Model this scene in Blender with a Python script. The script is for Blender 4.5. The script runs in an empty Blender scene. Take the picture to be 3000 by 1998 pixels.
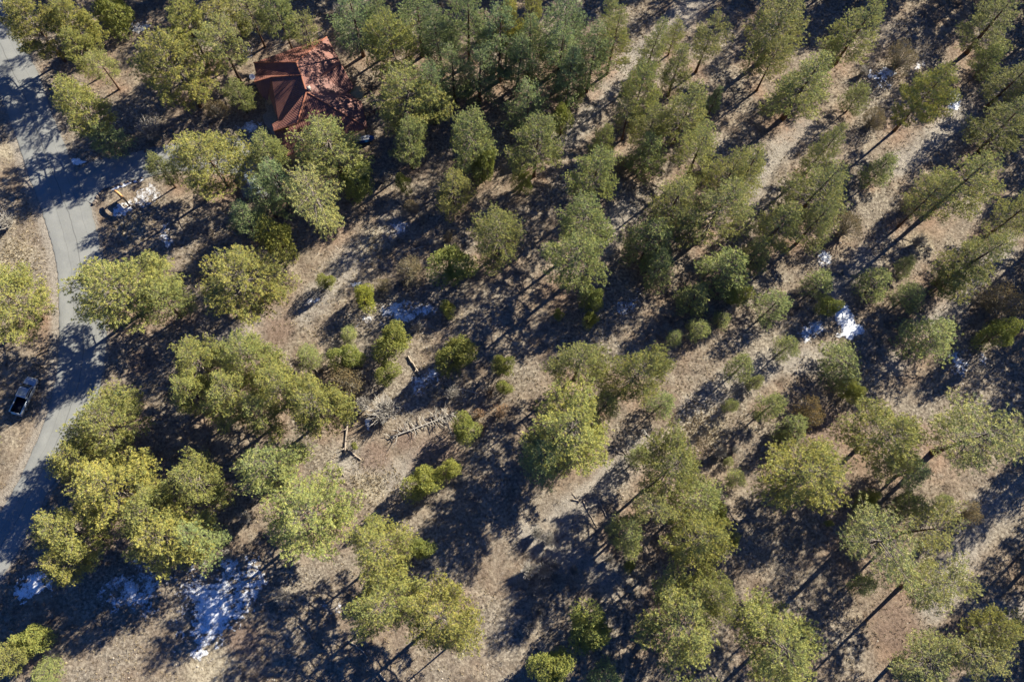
import bpy, bmesh, math, random
import numpy as np
from mathutils import Vector, Matrix
rng = np.random.default_rng(7); random.seed(7)
SC = bpy.context.scene; COL = SC.collection
R = math.radians
# ------------------------------------------------------------------ camera, world, sun, exposure
H = 112.0; FOC = 2333.0
_d = np.array([(1440-1500)/FOC, -(1750-999)/FOC, -1.0]); _d /= np.linalg.norm(_d)
_Z = -_d; _Y = np.array([0, 1, 0.0]); _Y -= _Z*(_Y@_Z); _Y /= np.linalg.norm(_Y); _X = np.cross(_Y, _Z)
CM = np.array([_X, _Y, _Z])
cd = bpy.data.cameras.new("camera"); cam = bpy.data.objects.new("camera", cd); COL.objects.link(cam)
m4 = Matrix([list(CM[0])+[0], list(CM[1])+[0], list(CM[2])+[H], [0, 0, 0, 1]])
cam.matrix_world = m4
cd.sensor_width = 36; cd.lens = 36*FOC/3000; cd.clip_end = 3000; cd.clip_start = 0.5
SC.camera = cam
SUN_AZ, SUN_EL = 39.3, 28.5           # azimuth counter-clockwise from +x
w = bpy.data.worlds.new("World"); SC.world = w; w.use_nodes = True
nt = w.node_tree; sky = nt.nodes.new("ShaderNodeTexSky"); sky.sky_type = 'NISHITA'; sky.sun_disc = False
sky.sun_elevation = R(SUN_EL); sky.sun_rotation = R(90-SUN_AZ); sky.altitude = 2200
sky.air_density = 1.0; sky.dust_density = 0.3; sky.ozone_density = 5.0
bg = nt.nodes["Background"]; bg.inputs[1].default_value = 0.05
tint = nt.nodes.new("ShaderNodeMix"); tint.data_type = 'RGBA'; tint.blend_type = 'MULTIPLY'; tint.inputs[0].default_value = 1.0
tint.inputs[7].default_value = (0.25, 0.60, 1.10, 1)      # clear high-altitude winter sky, deeper blue
nt.links.new(sky.outputs[0], tint.inputs[6]); nt.links.new(tint.outputs[2], bg.inputs[0])
sl = bpy.data.lights.new("sun", 'SUN'); sl.energy = 5.0; sl.angle = R(0.5); sl.color = (1.0, 0.93, 0.77)
so = bpy.data.objects.new("sun", sl); COL.objects.link(so)
sv = Vector((math.cos(R(SUN_AZ))*math.cos(R(SUN_EL)), math.sin(R(SUN_AZ))*math.cos(R(SUN_EL)), math.sin(R(SUN_EL))))
so.rotation_euler = sv.to_track_quat('Z', 'Y').to_euler(); so.location = (60, 60, 90)
SC.view_settings.view_transform = 'Standard'; SC.view_settings.look = 'None'
SC.view_settings.exposure = 1.55; SC.view_settings.gamma = 1.0
SC.cycles.max_bounces = 5; SC.cycles.transparent_max_bounces = 4
# ------------------------------------------------------------------ helpers
S = 3000/2354.0
def ray(u, v): return CM@np.array([(u-1500)/FOC, -(v-999)/FOC, -1.0])
def P(u, v, h=0.0):                 # full photograph pixel -> world point at height h
    r = ray(u, v); t = (H-h)/-r[2]; return np.array([r[0]*t, r[1]*t, h])
def F(u, v, h=0.0): return P(u*S, v*S, h)
def depth(u, v, h=0.0): return (H-h)/-ray(u*S, v*S)[2]
def proj(x, y, z=0.0):
    c = CM.T@(np.array([x, y, z])-np.array([0, 0, H])); return (1500+FOC*c[0]/-c[2])/S, (999-FOC*c[1]/-c[2])/S
_lat = np.random.default_rng(3).random((256, 256))
def vnoise(x, y, s=1.0, o=0):
    x = np.asarray(x)/s+o*17.3+500; y = np.asarray(y)/s+o*9.1+500
    xi = np.floor(x).astype(int); yi = np.floor(y).astype(int); fx = x-xi; fy = y-yi
    fx = fx*fx*(3-2*fx); fy = fy*fy*(3-2*fy)
    g = lambda a, b: _lat[a % 256, b % 256]
    return (g(xi, yi)*(1-fx)+g(xi+1, yi)*fx)*(1-fy)+(g(xi, yi+1)*(1-fx)+g(xi+1, yi+1)*fx)*fy
def fbm(x, y, s=1.0, o=0, n=4): return sum(vnoise(x, y, s/2**k, o+k)*0.5**k for k in range(n))/sum(0.5**k for k in range(n))
def tag(o, label=None, cat=None, group=None, kind=None):
    if label: o['label'] = label
    if cat: o['category'] = cat
    if group: o['group'] = group
    if kind: o['kind'] = kind
    return o
def mesh(name, V, Fc, mat=None, smooth=False):
    me = bpy.data.meshes.new(name); V = np.asarray(V, dtype=np.float32)
    Fa = np.asarray(Fc) if not isinstance(Fc, list) or len({len(f) for f in Fc}) == 1 else None
    if Fa is not None and len(Fa):
        n, k = Fa.shape
        me.vertices.add(len(V)); me.vertices.foreach_set('co', V.ravel())
        me.loops.add(n*k); me.loops.foreach_set('vertex_index', Fa.ravel().astype(np.int32))
        me.polygons.add(n); me.polygons.foreach_set('loop_start', np.arange(0, n*k, k, dtype=np.int32))
        me.update(calc_edges=True)
    else: me.from_pydata([tuple(map(float, v)) for v in V], [], [tuple(f) for f in Fc])
    if smooth: me.polygons.foreach_set('use_smooth', [True]*len(me.polygons))
    if mat: me.materials.append(mat)
    return me
def link(name, me, parent=None):
    o = bpy.data.objects.new(name, me); COL.objects.link(o)
    if parent: o.parent = parent
    return o
def empty(name, loc=(0, 0, 0), rz=0.0):
    o = bpy.data.objects.new(name, None); COL.objects.link(o); o.location = loc; o.rotation_euler = (0, 0, rz); return o
class MB:
    def __init__(s): s.v = []; s.f = []
    def add(s, V, Fc):
        b = len(s.v); s.v += [tuple(map(float, p)) for p in V]; s.f += [tuple(i+b for i in f) for f in Fc]
    def box(s, c, d, rz=0.0, taper=1.0):
        c = np.array(c, float); d = np.array(d, float)/2; V = []
        for z in (-1, 1):
            k = 1 if z < 0 else taper
            for x, y in ((-1, -1), (1, -1), (1, 1), (-1, 1)):
                px, py = x*d[0]*k, y*d[1]*k
                V.append(c+[px*math.cos(rz)-py*math.sin(rz), px*math.sin(rz)+py*math.cos(rz), z*d[2]])
        s.add(V, [(0, 3, 2, 1), (4, 5, 6, 7), (0, 1, 5, 4), (1, 2, 6, 5), (2, 3, 7, 6), (3, 0, 4, 7)])
    def tube(s, pts, rad, n=6, cap=True):
        pts = [np.array(p, float) for p in pts]; V = []
        for i, p in enumerate(pts):
            t = pts[min(i+1, len(pts)-1)]-pts[max(i-1, 0)]; t = t/(np.linalg.norm(t)+1e-9)
            a = np.cross(t, [0, 0, 1.0] if abs(t[2]) < .9 else [1.0, 0, 0]); a /= np.linalg.norm(a); b = np.cross(t, a)
            for k in range(n):
                q = 2*math.pi*k/n; V.append(p+(a*math.cos(q)+b*math.sin(q))*rad[i])
        Fc = [(i*n+k, i*n+(k+1) % n, (i+1)*n+(k+1) % n, (i+1)*n+k) for i in range(len(pts)-1) for k in range(n)]
        if cap: Fc += [tuple(range(n-1, -1, -1)), tuple((len(pts)-1)*n+k for k in range(n))]
        s.add(V, Fc)
    def me(s, name, mat, smooth=False): return mesh(name, s.v, s.f if len({len(f) for f in s.f}) > 1 else np.array(s.f), mat, smooth)
    def obj(s, name, mat, parent=None, smooth=False): return link(name, s.me(name, mat, smooth), parent)
# ------------------------------------------------------------------ materials
def newmat(name, rough=0.8, spec=0.2):
    m = bpy.data.materials.new(name); m.use_nodes = True; b = m.node_tree.nodes['Principled BSDF']
    b.inputs['Roughness'].default_value = rough; b.inputs['Specular IOR Level'].default_value = spec
    return m, m.node_tree, b
class NG:
    def __init__(s, nt): s.nt = nt
    def n(s, t, **k):
        a = s.nt.nodes.new(t)
        for q, v in k.items(): setattr(a, q, v)
        return a
    def l(s, a, b): s.nt.links.new(a, b)
    def coord(s, kind='Object'): return s.n('ShaderNodeTexCoord').outputs[kind]
    def noise(s, vec, scale, detail=4, rough=0.6):
        a = s.n('ShaderNodeTexNoise'); a.inputs['Scale'].default_value = scale; a.inputs['Detail'].default_value = detail
        a.inputs['Roughness'].default_value = rough; s.l(vec, a.inputs['Vector']); return a.outputs['Fac']
    def ramp(s, fac, stops):
        a = s.n('ShaderNodeValToRGB'); e = a.color_ramp.elements
        while len(e) > 1: e.remove(e[0])
        e[0].position = stops[0][0]; c = stops[0][1]; e[0].color = (*c, 1) if isinstance(c, tuple) else (c, c, c, 1)
        for p, c in stops[1:]:
            q = e.new(p); q.color = (*c, 1) if isinstance(c, tuple) else (c, c, c, 1)
        s.l(fac, a.inputs[0]); return a.outputs[0]
    def mix(s, fac, a, b, mode='MIX'):
        m = s.n('ShaderNodeMix', data_type='RGBA', blend_type=mode)
        for sock, val in ((m.inputs[0], fac), (m.inputs[6], a), (m.inputs[7], b)):
            if isinstance(val, (int, float)): sock.default_value = val
            elif isinstance(val, tuple): sock.default_value = (*val, 1)
            else: s.l(val, sock)
        return m.outputs[2]
    def math(s, op, a, b=None):
        m = s.n('ShaderNodeMath', operation=op)
        for sock, val in ((m.inputs[0], a), (m.inputs[1], b)):
            if val is None: continue
            if isinstance(val, (int, float)): sock.default_value = val
            else: s.l(val, sock)
        return m.outputs[0]
    def attr(s, name): return s.n('ShaderNodeAttribute', attribute_name=name).outputs['Fac']
    def bump(s, h, bs, strength=0.5, dist=0.1):
        b = s.n('ShaderNodeBump'); b.inputs['Strength'].default_value = strength; b.inputs['Distance'].default_value = dist
        s.l(h, b.inputs['Height']); s.l(b.outputs[0], bs.inputs['Normal'])
def simple(name, col, rough=0.7, spec=0.3, metal=0.0, var=0.25, scale=3.0, bump=0.0):
    m, nt, b = newmat(name, rough, spec); g = NG(nt); b.inputs['Metallic'].default_value = metal
    n = g.noise(g.coord(), scale, 5)
    c = g.mix(g.ramp(n, [(0.3, 0.0), (0.7, 1.0)]), tuple(x*(1-var) for x in col), tuple(min(1, x*(1+var)) for x in col))
    g.l(c, b.inputs['Base Color'])
    if bump: g.bump(n, b, bump, 0.05)
    return m
def foliage(name, rough=0.6, trans=0.14):
    m, nt, b = newmat(name, rough, 0.25); g = NG(nt)
    oi = g.n('ShaderNodeObjectInfo'); a = g.attr('rnd')
    c = g.mix(a, (0.66, 0.76, 0.78), (1.3, 1.2, 0.98)); c2 = g.mix(1.0, oi.outputs['Color'], c, 'MULTIPLY')
    g.l(c2, b.inputs['Base Color'])
    tr = g.n('ShaderNodeBsdfTranslucent'); g.l(c2, tr.inputs['Color'])
    ms = g.n('ShaderNodeMixShader'); ms.inputs[0].default_value = trans
    g.l(b.outputs[0], ms.inputs[1]); g.l(tr.outputs[0], ms.inputs[2]); g.l(ms.outputs[0], nt.nodes['Material Output'].inputs['Surface'])
    return m
M_leaf = foliage('needles'); M_brush = foliage('brush_leaves', 0.8, 0.2)
M_bark = simple('pine_bark', (0.115, 0.07, 0.048), 0.95, 0.1, var=0.4, scale=5, bump=0.6)
M_grey = simple('weathered_branch', (0.34, 0.31, 0.27), 0.95, 0.1, var=0.3, scale=4)
M_limb = simple('limb_bark', (0.17, 0.145, 0.125), 0.95, 0.1, var=0.3, scale=4)
M_twig = simple('bare_twigs', (0.42, 0.39, 0.35), 0.95, 0.1, var=0.3, scale=4)
M_log = simple('bleached_log', (0.30, 0.25, 0.20), 0.95, 0.1, var=0.35, scale=3, bump=0.5)
def grass_mat(name, c1, c2):
    m, nt, b = newmat(name, 0.9, 0.1); g = NG(nt); g.l(g.mix(g.attr('rnd'), c1, c2), b.inputs['Base Color']); return m
M_straw = grass_mat('dry_straw', (0.18, 0.135, 0.085), (0.42, 0.35, 0.23))
M_stone = grass_mat('pale_stones', (0.16, 0.13, 0.11), (0.42, 0.37, 0.31))
def snow_mat():
    m, nt, b = newmat('old_snow', 0.6, 0.3); g = NG(nt); n = g.noise(g.coord(), 6, 5)
    n3 = g.noise(g.coord(), 7.0, 4, .75); k = g.math('ADD', g.math('MULTIPLY', g.attr('thick'), .36), n3); k = g.ramp(k, [(.53, 0.0), (.80, 1.0)]); sc_ = g.mix(g.ramp(n, [(.35, 0.0), (.6, 1.0)]), (0.62, 0.66, 0.70), (0.84, 0.87, 0.92)); g.l(g.mix(k, (.17, .135, .105), sc_), b.inputs['Base Color']); g.bump(n, b, 0.6, 0.05); return m
M_snow = snow_mat()
# ------------------------------------------------------------------ road and ground outlines (photograph pixels in 2354-wide view)
ROAD_L = [(-60, 60), (-25, 170), (8, 240), (18, 262), (30, 298), (45, 338), (62, 395), (88, 460), (108, 522), (125, 580), (135, 642), (136, 692), (136, 784), (129, 870), (107, 955), (87, 1010), (50, 1092), (12, 1160), (-40, 1240), (-110, 1340)]
ROAD_R = [(-25, -90), (5, -10), (38, 82), (75, 140), (105, 212), (122, 270), (148, 332), (175, 395), (198, 450), (212, 484), (225, 542), (236, 600), (243, 660), (246, 740), (244, 810), (234, 880), (215, 940), (178, 1020), (140, 1085), (100, 1150), (60, 1235), (10, 1320), (-40, 1400), (-120, 1500)]
def resample(pts, n):
    p = np.array([F(*q)[:2] for q in pts]); d = np.r_[0, np.cumsum(np.linalg.norm(np.diff(p, axis=0), axis=1))]
    for _ in range(2):
        t = np.linspace(0, d[-1], n); q = np.stack([np.interp(t, d, p[:, 0]), np.interp(t, d, p[:, 1])], 1)
    k = np.ones(7)/7; e = np.pad(q, ((3, 3), (0, 0)), mode='edge')
    return np.stack([np.convolve(e[:, i], k, 'valid') for i in (0, 1)], 1)
RL = resample(ROAD_L, 160); RR = resample(ROAD_R, 160)
DRIVE = [(176, 398), (215, 368), (300, 352), (365, 340), (430, 325), (500, 317), (568, 319), (592, 300), (612, 292), (628, 330), (640, 400), (640, 455), (560, 455), (540, 400), (480, 395), (400, 392), (325, 412), (262, 428), (236, 436), (214, 470), (200, 462)]
DP = np.array([F(*q)[:2] for q in DRIVE])
def inside(poly, x, y):
    c = np.zeros(np.shape(x), bool); n = len(poly)
    for i in range(n):
        x1, y1 = poly[i]; x2, y2 = poly[(i+1) % n]
        if y1 == y2: continue
        c ^= ((y1 > y) != (y2 > y)) & (x < (x2-x1)*(y-y1)/(y2-y1)+x1)
    return c
RP = np.concatenate([RL, RR[::-1]])
def dist_to(pl, x, y):
    d = np.full(np.shape(x), 1e9)
    for i in range(0, len(pl)-1):
        a, b = pl[i], pl[i+1]; ab = b-a; L = ab@ab+1e-9
        t = np.clip(((x-a[0])*ab[0]+(y-a[1])*ab[1])/L, 0, 1)
        d = np.minimum(d, np.hypot(x-a[0]-t*ab[0], y-a[1]-t*ab[1]))
    return d
HC = F(720, 220)
def ground_axis(lo, hi, step, far):
    a = list(np.arange(lo, hi, step)); s = step; x = hi
    while x < far: a.append(x); s *= 1.35; x += s
    s = step; x = lo; b = []
    while x > -far: s *= 1.35; x -= s; b.append(x)
    return np.array(b[::-1]+a)
GX = ground_axis(-95, 112, 0.5, 900); GY = ground_axis(-28, 128, 0.5, 900)
XX, YY = np.meshgrid(GX, GY)
dRL = dist_to(RL[::4], XX, YY); dRR = dist_to(RR[::4], XX, YY); inR = inside(RP, XX, YY); inD = inside(DP, XX, YY)
dD = dist_to(np.vstack([DP, DP[:1]]), XX, YY)
hard = np.minimum(np.where(inR, 0, np.minimum(dRL, dRR)), np.where(inD, 0, dD))
dHouse = np.hypot(XX-HC[0], YY-HC[1])
flat = np.clip((hard-0.6)/3, 0, 1)*np.clip((dHouse-11)/5, 0, 1)*np.clip(1-(np.maximum(abs(XX)-115, 0)+np.maximum(abs(YY-50)-80, 0))/60, 0, 1)
GZ = flat*((fbm(XX, YY, 9, 1)-.5)*0.5+(fbm(XX, YY, 1.7, 5, 3)-.5)*0.22)-np.where(hard < 0.5, 0.05, 0)
def gz(x, y):
    i = int(np.clip(np.searchsorted(GX, x)-1, 0, len(GX)-2)); j = int(np.clip(np.searchsorted(GY, y)-1, 0, len(GY)-2))
    fx = (x-GX[i])/(GX[i+1]-GX[i]); fy = (y-GY[j])/(GY[j+1]-GY[j])
    return float((GZ[j, i]*(1-fx)+GZ[j, i+1]*fx)*(1-fy)+(GZ[j+1, i]*(1-fx)+GZ[j+1, i+1]*fx)*fy)
def gzv(x, y):
    i = np.clip(np.searchsorted(GX, x)-1, 0, len(GX)-2); j = np.clip(np.searchsorted(GY, y)-1, 0, len(GY)-2)
    fx = (x-GX[i])/(GX[i+1]-GX[i]); fy = (y-GY[j])/(GY[j+1]-GY[j])
    return (GZ[j, i]*(1-fx)+GZ[j, i+1]*fx)*(1-fy)+(GZ[j+1, i]*(1-fx)+GZ[j+1, i+1]*fx)*fy
# ------------------------------------------------------------------ trees: (u, v, crown radius px, height m, kind)
T = []
def t(s, kind):
    for q in s.split(';'):
        if q.strip():
            a = [float(x) for x in q.split()]; T.append((a[0], a[1], a[2], a[3], kind))
# Y broad yellow-green pine, G mid green pine, B blue-green pine, N narrow tall pine, S sparse pine, T small pine, J juniper, O brown oak brush
t('80 55 68 14; 165 50 52 13; 182 112 42 11; 432 60 58 15; 405 152 84 16; 195 245 66 14; 484 364 80 13; 560 643 88 13; 275 662 98 14; 30 690 75 12; 240 975 82 12; 172 1052 56 11; 262 1118 84 14; 352 1182 66 14; 160 1226 70 14; 392 1236 78 13; 150 1290 50 11', 'Y')
t('455 835 60 13; 562 818 62 13; 440 905 50 13; 532 905 62 14; 640 882 62 14; 716 930 72 14; 455 1106 60 13; 712 1180 90 14; 878 1260 68 14; 890 1385 74 15; 1015 1415 76 15; 1305 985 90 16; 1465 852 66 15; 1545 1075 70 14; 1600 1245 66 15; 1640 1365 50 13; 1562 1432 90 14; 1808 1490 98 13; 2040 1000 82 13; 1860 1085 88 14; 20 1512 38 8; 2290 1455 60 11; 2130 215 60 16; 905 108 60 16; 1165 60 40 15', 'Y')
t('350 606 28 6; 375 690 52 11; 370 387 32 9; 610 1068 64 13; 595 955 48 12; 762 335 72 14; 612 350 42 11; 546 215 32 8; 640 25 42 15; 945 222 74 16; 1085 315 60 15; 935 322 42 13; 1140 535 58 13; 1315 595 66 16; 1350 505 55 15; 1333 835 56 13; 1235 330 58 15; 1365 402 52 15; 1470 205 48 15; 1440 1225 40 12; 1380 330 30 12', 'G')
t('990 205 45 15; 1150 88 52 17; 1010 80 42 16; 1075 45 44 17; 1300 62 56 17; 1290 120 46 16; 1365 122 40 16; 1217 235 42 13; 815 40 46 15; 1040 160 40 14; 1220 95 40 15; 1100 160 42 14; 1190 140 38 14; 1645 228 18 8; 1310 170 40 14; 640 420 44 12; 560 500 34 10; 604 446 34 12; 1240 1045 44 12; 2100 1082 34 8; 450 1235 50 11; 960 40 44 15; 240 312 38 9; 875 45 36 14', 'B')
t('1222 30 26 16; 1415 82 33 16; 1500 105 30 14; 1552 78 20 9; 1560 152 34 13; 1575 255 46 15; 1610 342 42 14; 1500 290 34 12; 1552 460 48 15; 1790 55 64 16; 1850 190 60 16; 1975 62 46 15; 1895 340 36 14; 1883 432 58 16; 1878 505 40 14; 1795 515 42 14; 2215 420 60 17; 2240 590 58 17; 1680 395 42 16; 1655 475 62 17; 1728 388 36 14; 2285 50 50 13; 2325 190 42 11; 2320 285 52 13; 2340 490 40 13; 1040 430 38 12', 'N')
t('515 110 46 14; 730 460 68 14; 495 12 45 13; 578 32 36 12; 2022 1240 80 15; 2155 1345 62 14; 2235 1010 84 15; 1627 95 40 12; 1445 268 34 10; 235 152 34 9; 2135 1215 52 12; 2130 462 44 13; 2120 1525 60 10; 2240 1510 62 11; 1490 1170 40 13; 1400 60 30 13; 1775 140 34 12; 705 78 30 10; 1040 1480 26 10', 'S')
t('1331 220 12 5; 1490 560 46 13; 1515 622 34 11; 1665 620 46 12; 1592 690 30 8; 1490 360 38 11; 1605 757 22 5; 1550 777 15 4; 1658 736 16 4; 1910 120 20 9; 1965 230 28 8; 2020 395 30 9; 1740 585 30 10; 2190 640 30 12; 2088 680 30 7; 2080 615 20 6; 1885 652 28 6; 1775 706 32 7; 2135 777 50 9; 1805 800 24 6; 1930 833 40 7; 1770 935 28 8; 1825 985 28 6; 1702 845 26 7; 1735 880 14 5; 1680 930 14 5; 1470 1050 20 6; 1520 930 25 6; 1600 1150 46 11; 710 822 24 5; 800 765 15 3; 1985 1345 22 8; 2090 1165 28 8; 2270 145 28 9; 2010 655 34 7; 1385 935 30 10; 1690 1100 18 4; 2170 1150 15 4; 1677 1060 9 2; 1800 1012 17 4; 105 1550 28 4; 1390 1560 30 9', 'T')
t('262 28 46 7; 825 420 38 7; 637 555 44 8; 1035 615 50 7; 748 650 20 3.5; 840 687 27 4; 1031 712 19 2.5; 795 822 34 5; 902 790 42 5.5; 892 856 27 4; 1048 817 43 6; 1158 840 24 5; 1160 890 17 3; 1073 985 33 5; 970 1110 38 6; 1030 1082 25 5; 930 425 20 3.5; 1355 1440 48 6; 1265 1535 44 6; 970 1260 26 6; 1355 735 18 3.5; 1285 726 12 2.5; 1955 900 25 4.5; 1907 705 24 4; 75 1470 36 5; 268 1062 24 4; 1645 1190 28 6; 1680 1245 20 5; 1990 1150 24 5; 1292 283 27 7; 2290 770 40 7; 815 1025 8 1.5; 1445 1302 13 3; 1905 1203 8 2; 1700 680 26 5; 1110 385 28 8; 1360 690 26 6; 560 60 18 4; 1200 420 24 5', 'J')
t('795 878 38 4.5; 945 625 32 4; 880 656 18 2.5; 945 477 17 2.2; 2072 135 36 5; 2010 275 28 3.5; 1945 525 36 5; 2300 690 48 6; 1855 950 35 4.5; 2225 1185 28 4; 500 255 26 3.5; 1030 545 12 2; 1430 385 24 3; 2090 470 24 3.5', 'O')
t('1100 952 14 1.8; 1150 945 18 2; 1125 902 10 1.5; 1105 985 13 1.4', 'R')
t('345 300 27 3; 885 945 33 3; 838 930 18 2.5; 1655 1040 15 2; 1690 1035 10 1.8; 15 510 22 2.5; 1235 1225 16 2.5; 1262 1240 15 2.5; 1215 1310 18 2.5; 1250 1312 17 2.5; 1275 1300 15 2.5; 1320 1312 14 2.2; 1243 1362 16 2.5; 1238 1408 14 2.4; 1218 1440 14 2.2; 525 1275 15 2; 652 1372 18 2; 430 1042 17 2; 972 500 12 2; 930 492 12 1.8; 2112 555 18 2.2; 1985 165 12 2; 565 1190 15 2; 1000 900 14 2; 1040 905 15 2; 780 25 16 2.5; 880 410 14 2; 330 265 20 2.5; 960 750 14 1.8; 2130 1255 14 1.8; 1400 1285 12 1.8', 'X')
def kdef(k): return {'Y': .64, 'G': .64, 'B': .62, 'N': .6, 'S': .66, 'T': .52, 'J': .5, 'O': .45, 'R': .4, 'X': .4}[k]
TREES = []
for (u, v, r, h, k) in T:
    if k in 'YGBSN' : h *= 1.0
    hc = h*kdef(k); p = F(u, v, hc); d = depth(u, v, hc)
    dist = math.hypot(u-1440/S, v-1750/S)
    sm = (0.55*h/H)*dist
    rm = max(r-sm*0.10, r*0.82)*(1.2 if k == 'Y' else 1.46 if k in 'NB' else 1.26 if k in 'GS' else 1.42 if k == 'T' else 1.12)*S*d/FOC
    if k == 'T': h *= .85; p = F(u, v, h*.5)
    TREES.append(dict(u=u, v=v, r=rm, h=h, k=k, x=p[0], y=p[1]))
# leaf litter, gravel and pale grass masks on the ground sheet
lit = np.zeros_like(XX)
for q in TREES:
    if q['k'] in 'YGBNST' and q['h'] > 6:
        rr = q['r']*1.1
        js = slice(*np.searchsorted(GY, [q['y']-rr*2.4, q['y']+rr*2.4])); is_ = slice(*np.searchsorted(GX, [q['x']-rr*2.4, q['x']+rr*2.4]))
        dd = np.hypot(XX[js, is_]-q['x'], YY[js, is_]-q['y'])
        lit[js, is_] = np.maximum(lit[js, is_], np.exp(-(dd/rr)**2*0.9))
grav = np.where(inR, 1, np.clip(1.25-np.minimum(dRL*.55, dRR*1.5)/1.0, 0, 1)); grav = np.maximum(grav, np.clip(1-dD/0.8, 0, 1)*.8)
STONY = [[(1640, -30), (1480, 120), (1380, 220), (1300, 320)], [(1840, 290), (1740, 400), (1700, 470)], [(2360, 150), (2200, 280), (2060, 380)], [(2310, 560), (2190, 700), (2060, 830)], [(1900, 830), (1790, 830), (1680, 880), (1570, 960)],
 [(900, 520), (800, 600), (700, 720)], [(800, 1050), (880, 1110), (1000, 1050)], [(1290, 1190), (1400, 1100), (1470, 1040)], [(2360, 1130), (2260, 1180), (2140, 1400)], [(2350, 1400), (2250, 1420)], [(1440, 480), (1380, 560)], [(1990, 600), (1900, 700)], [(1220, 1230), (1400, 1330)], [(620, 730), (500, 800)]]
SOIL = [(1000, 1055, 60), (930, 1010, 30), (1890, 985, 50), (1860, 1000, 40), (1530, 950, 30), (640, 760, 40), (860, 1050, 40), (2060, 1440, 60), (330, 830, 40), (560, 1470, 40)]
stony = np.zeros_like(XX)
for pl in STONY: stony = np.maximum(stony, np.exp(-(dist_to(np.array([F(*q)[:2] for q in pl]), XX, YY)/2.6)**2))
soil = np.zeros_like(XX)
for (u, v, r) in SOIL: c_ = F(u, v); soil = np.maximum(soil, np.exp(-(np.hypot(XX-c_[0], YY-c_[1])/(r*.065))**2))
pale = np.zeros_like(XX)
for (u, v, r) in ((1625, 985, 45), (1560, 1000, 45), (30, 590, 50), (300, 520, 40), (860, 560, 45), (480, 1530, 60), (2110, 560, 40), (850, 1120, 40), (20, 350, 30)): c_ = F(u, v); pale = np.maximum(pale, np.exp(-(np.hypot(XX-c_[0], YY-c_[1])/(r*.065))**2))
def ground_mat():
    m, nt, b = newmat('forest_floor', 0.95, 0.08); g = NG(nt); c = g.coord()
    big = g.noise(c, 0.09, 5, .6); mid = g.noise(c, 0.55, 6, .65); fine = g.noise(c, 2.4, 6, .7); vf = g.noise(c, 15.0, 4, .75)
    base = g.ramp(mid, [(.3, (.115, .080, .058)), (.44, (.205, .150, .108)), (.56, (.28, .218, .158)), (.70, (.40, .335, .245))])
    base = g.mix(g.ramp(big, [(.38, 0.0), (.60, .85)]), base, g.ramp(fine, [(.3, (.12, .10, .08)), (.5, (.235, .20, .158)), (.66, (.42, .37, .29))]))
    sm = g.math('MULTIPLY', g.attr('stony'), g.ramp(mid, [(.3, .45), (.6, 1.0)])); base = g.mix(g.ramp(sm, [(.2, 0.0), (.7, .8)]), base, g.ramp(vf, [(.3, (.19, .165, .14)), (.5, (.31, .275, .235)), (.7, (.50, .46, .39))]))
    base = g.mix(g.ramp(g.math('MULTIPLY', g.attr('pale'), g.ramp(mid, [(.3, .4), (.6, 1.0)])), [(.2, 0.0), (.7, .8)]), base, g.ramp(fine, [(.3, (.24, .19, .13)), (.5, (.40, .34, .24)), (.7, (.56, .49, .36))]))
    lm = g.math('MULTIPLY', g.attr('litter'), g.ramp(mid, [(.3, .35), (.65, 1.0)]))
    base = g.mix(g.ramp(lm, [(.3, 0.0), (.85, .7)]), base, g.ramp(fine, [(.3, (.17, .098, .066)), (.55, (.28, .175, .118)), (.7, (.38, .255, .175))]))
    base = g.mix(g.ramp(g.math('MULTIPLY', g.attr('soil'), g.ramp(mid, [(.3, .5), (.6, 1.0)])), [(.2, 0.0), (.6, .8)]), base, g.ramp(fine, [(.3, (.155, .105, .08)), (.7, (.25, .18, .14))]))
    base = g.mix(g.ramp(g.math('MULTIPLY', g.attr('gravel'), g.ramp(fine, [(.3, .6), (.6, 1.0)])), [(.3, 0.0), (.75, .9)]), base, g.ramp(vf, [(.35, (.21, .18, .15)), (.65, (.37, .33, .28))]))
    base = g.mix(1.0, base, g.ramp(vf, [(.3, .6), (.45, .9), (.6, 1.08), (.72, 1.7)]), 'MULTIPLY')
    base = g.mix(1.0, base, g.ramp(fine, [(.34, .62), (.5, 1.0), (.7, 1.2)]), 'MULTIPLY')
    base = g.mix(1.0, base, (.86, .87, .885), 'MULTIPLY'); g.l(base, b.inputs['Base Color'])
    hh = g.math('ADD', g.math('MULTIPLY', fine, 1.0), g.math('MULTIPLY', vf, .45)); g.bump(hh, b, 0.8, 0.16)
    return m
ny, nx = XX.shape
V = np.stack([XX.ravel(), YY.ravel(), GZ.ravel()], 1)
idx = np.arange(nx*ny).reshape(ny, nx)
Fc = np.stack([idx[:-1, :-1].ravel(), idx[:-1, 1:].ravel(), idx[1:, 1:].ravel(), idx[1:, :-1].ravel()], 1)
gm = mesh('ground', V, Fc, ground_mat(), True)
for nm, arr in (('litter', lit), ('gravel', grav), ('stony', stony), ('soil', soil), ('pale', pale)):
    a = gm.attributes.new(nm, 'FLOAT', 'POINT'); a.data.foreach_set('value', arr.ravel().astype(np.float32))
tag(link('ground', gm), kind='structure')
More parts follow.
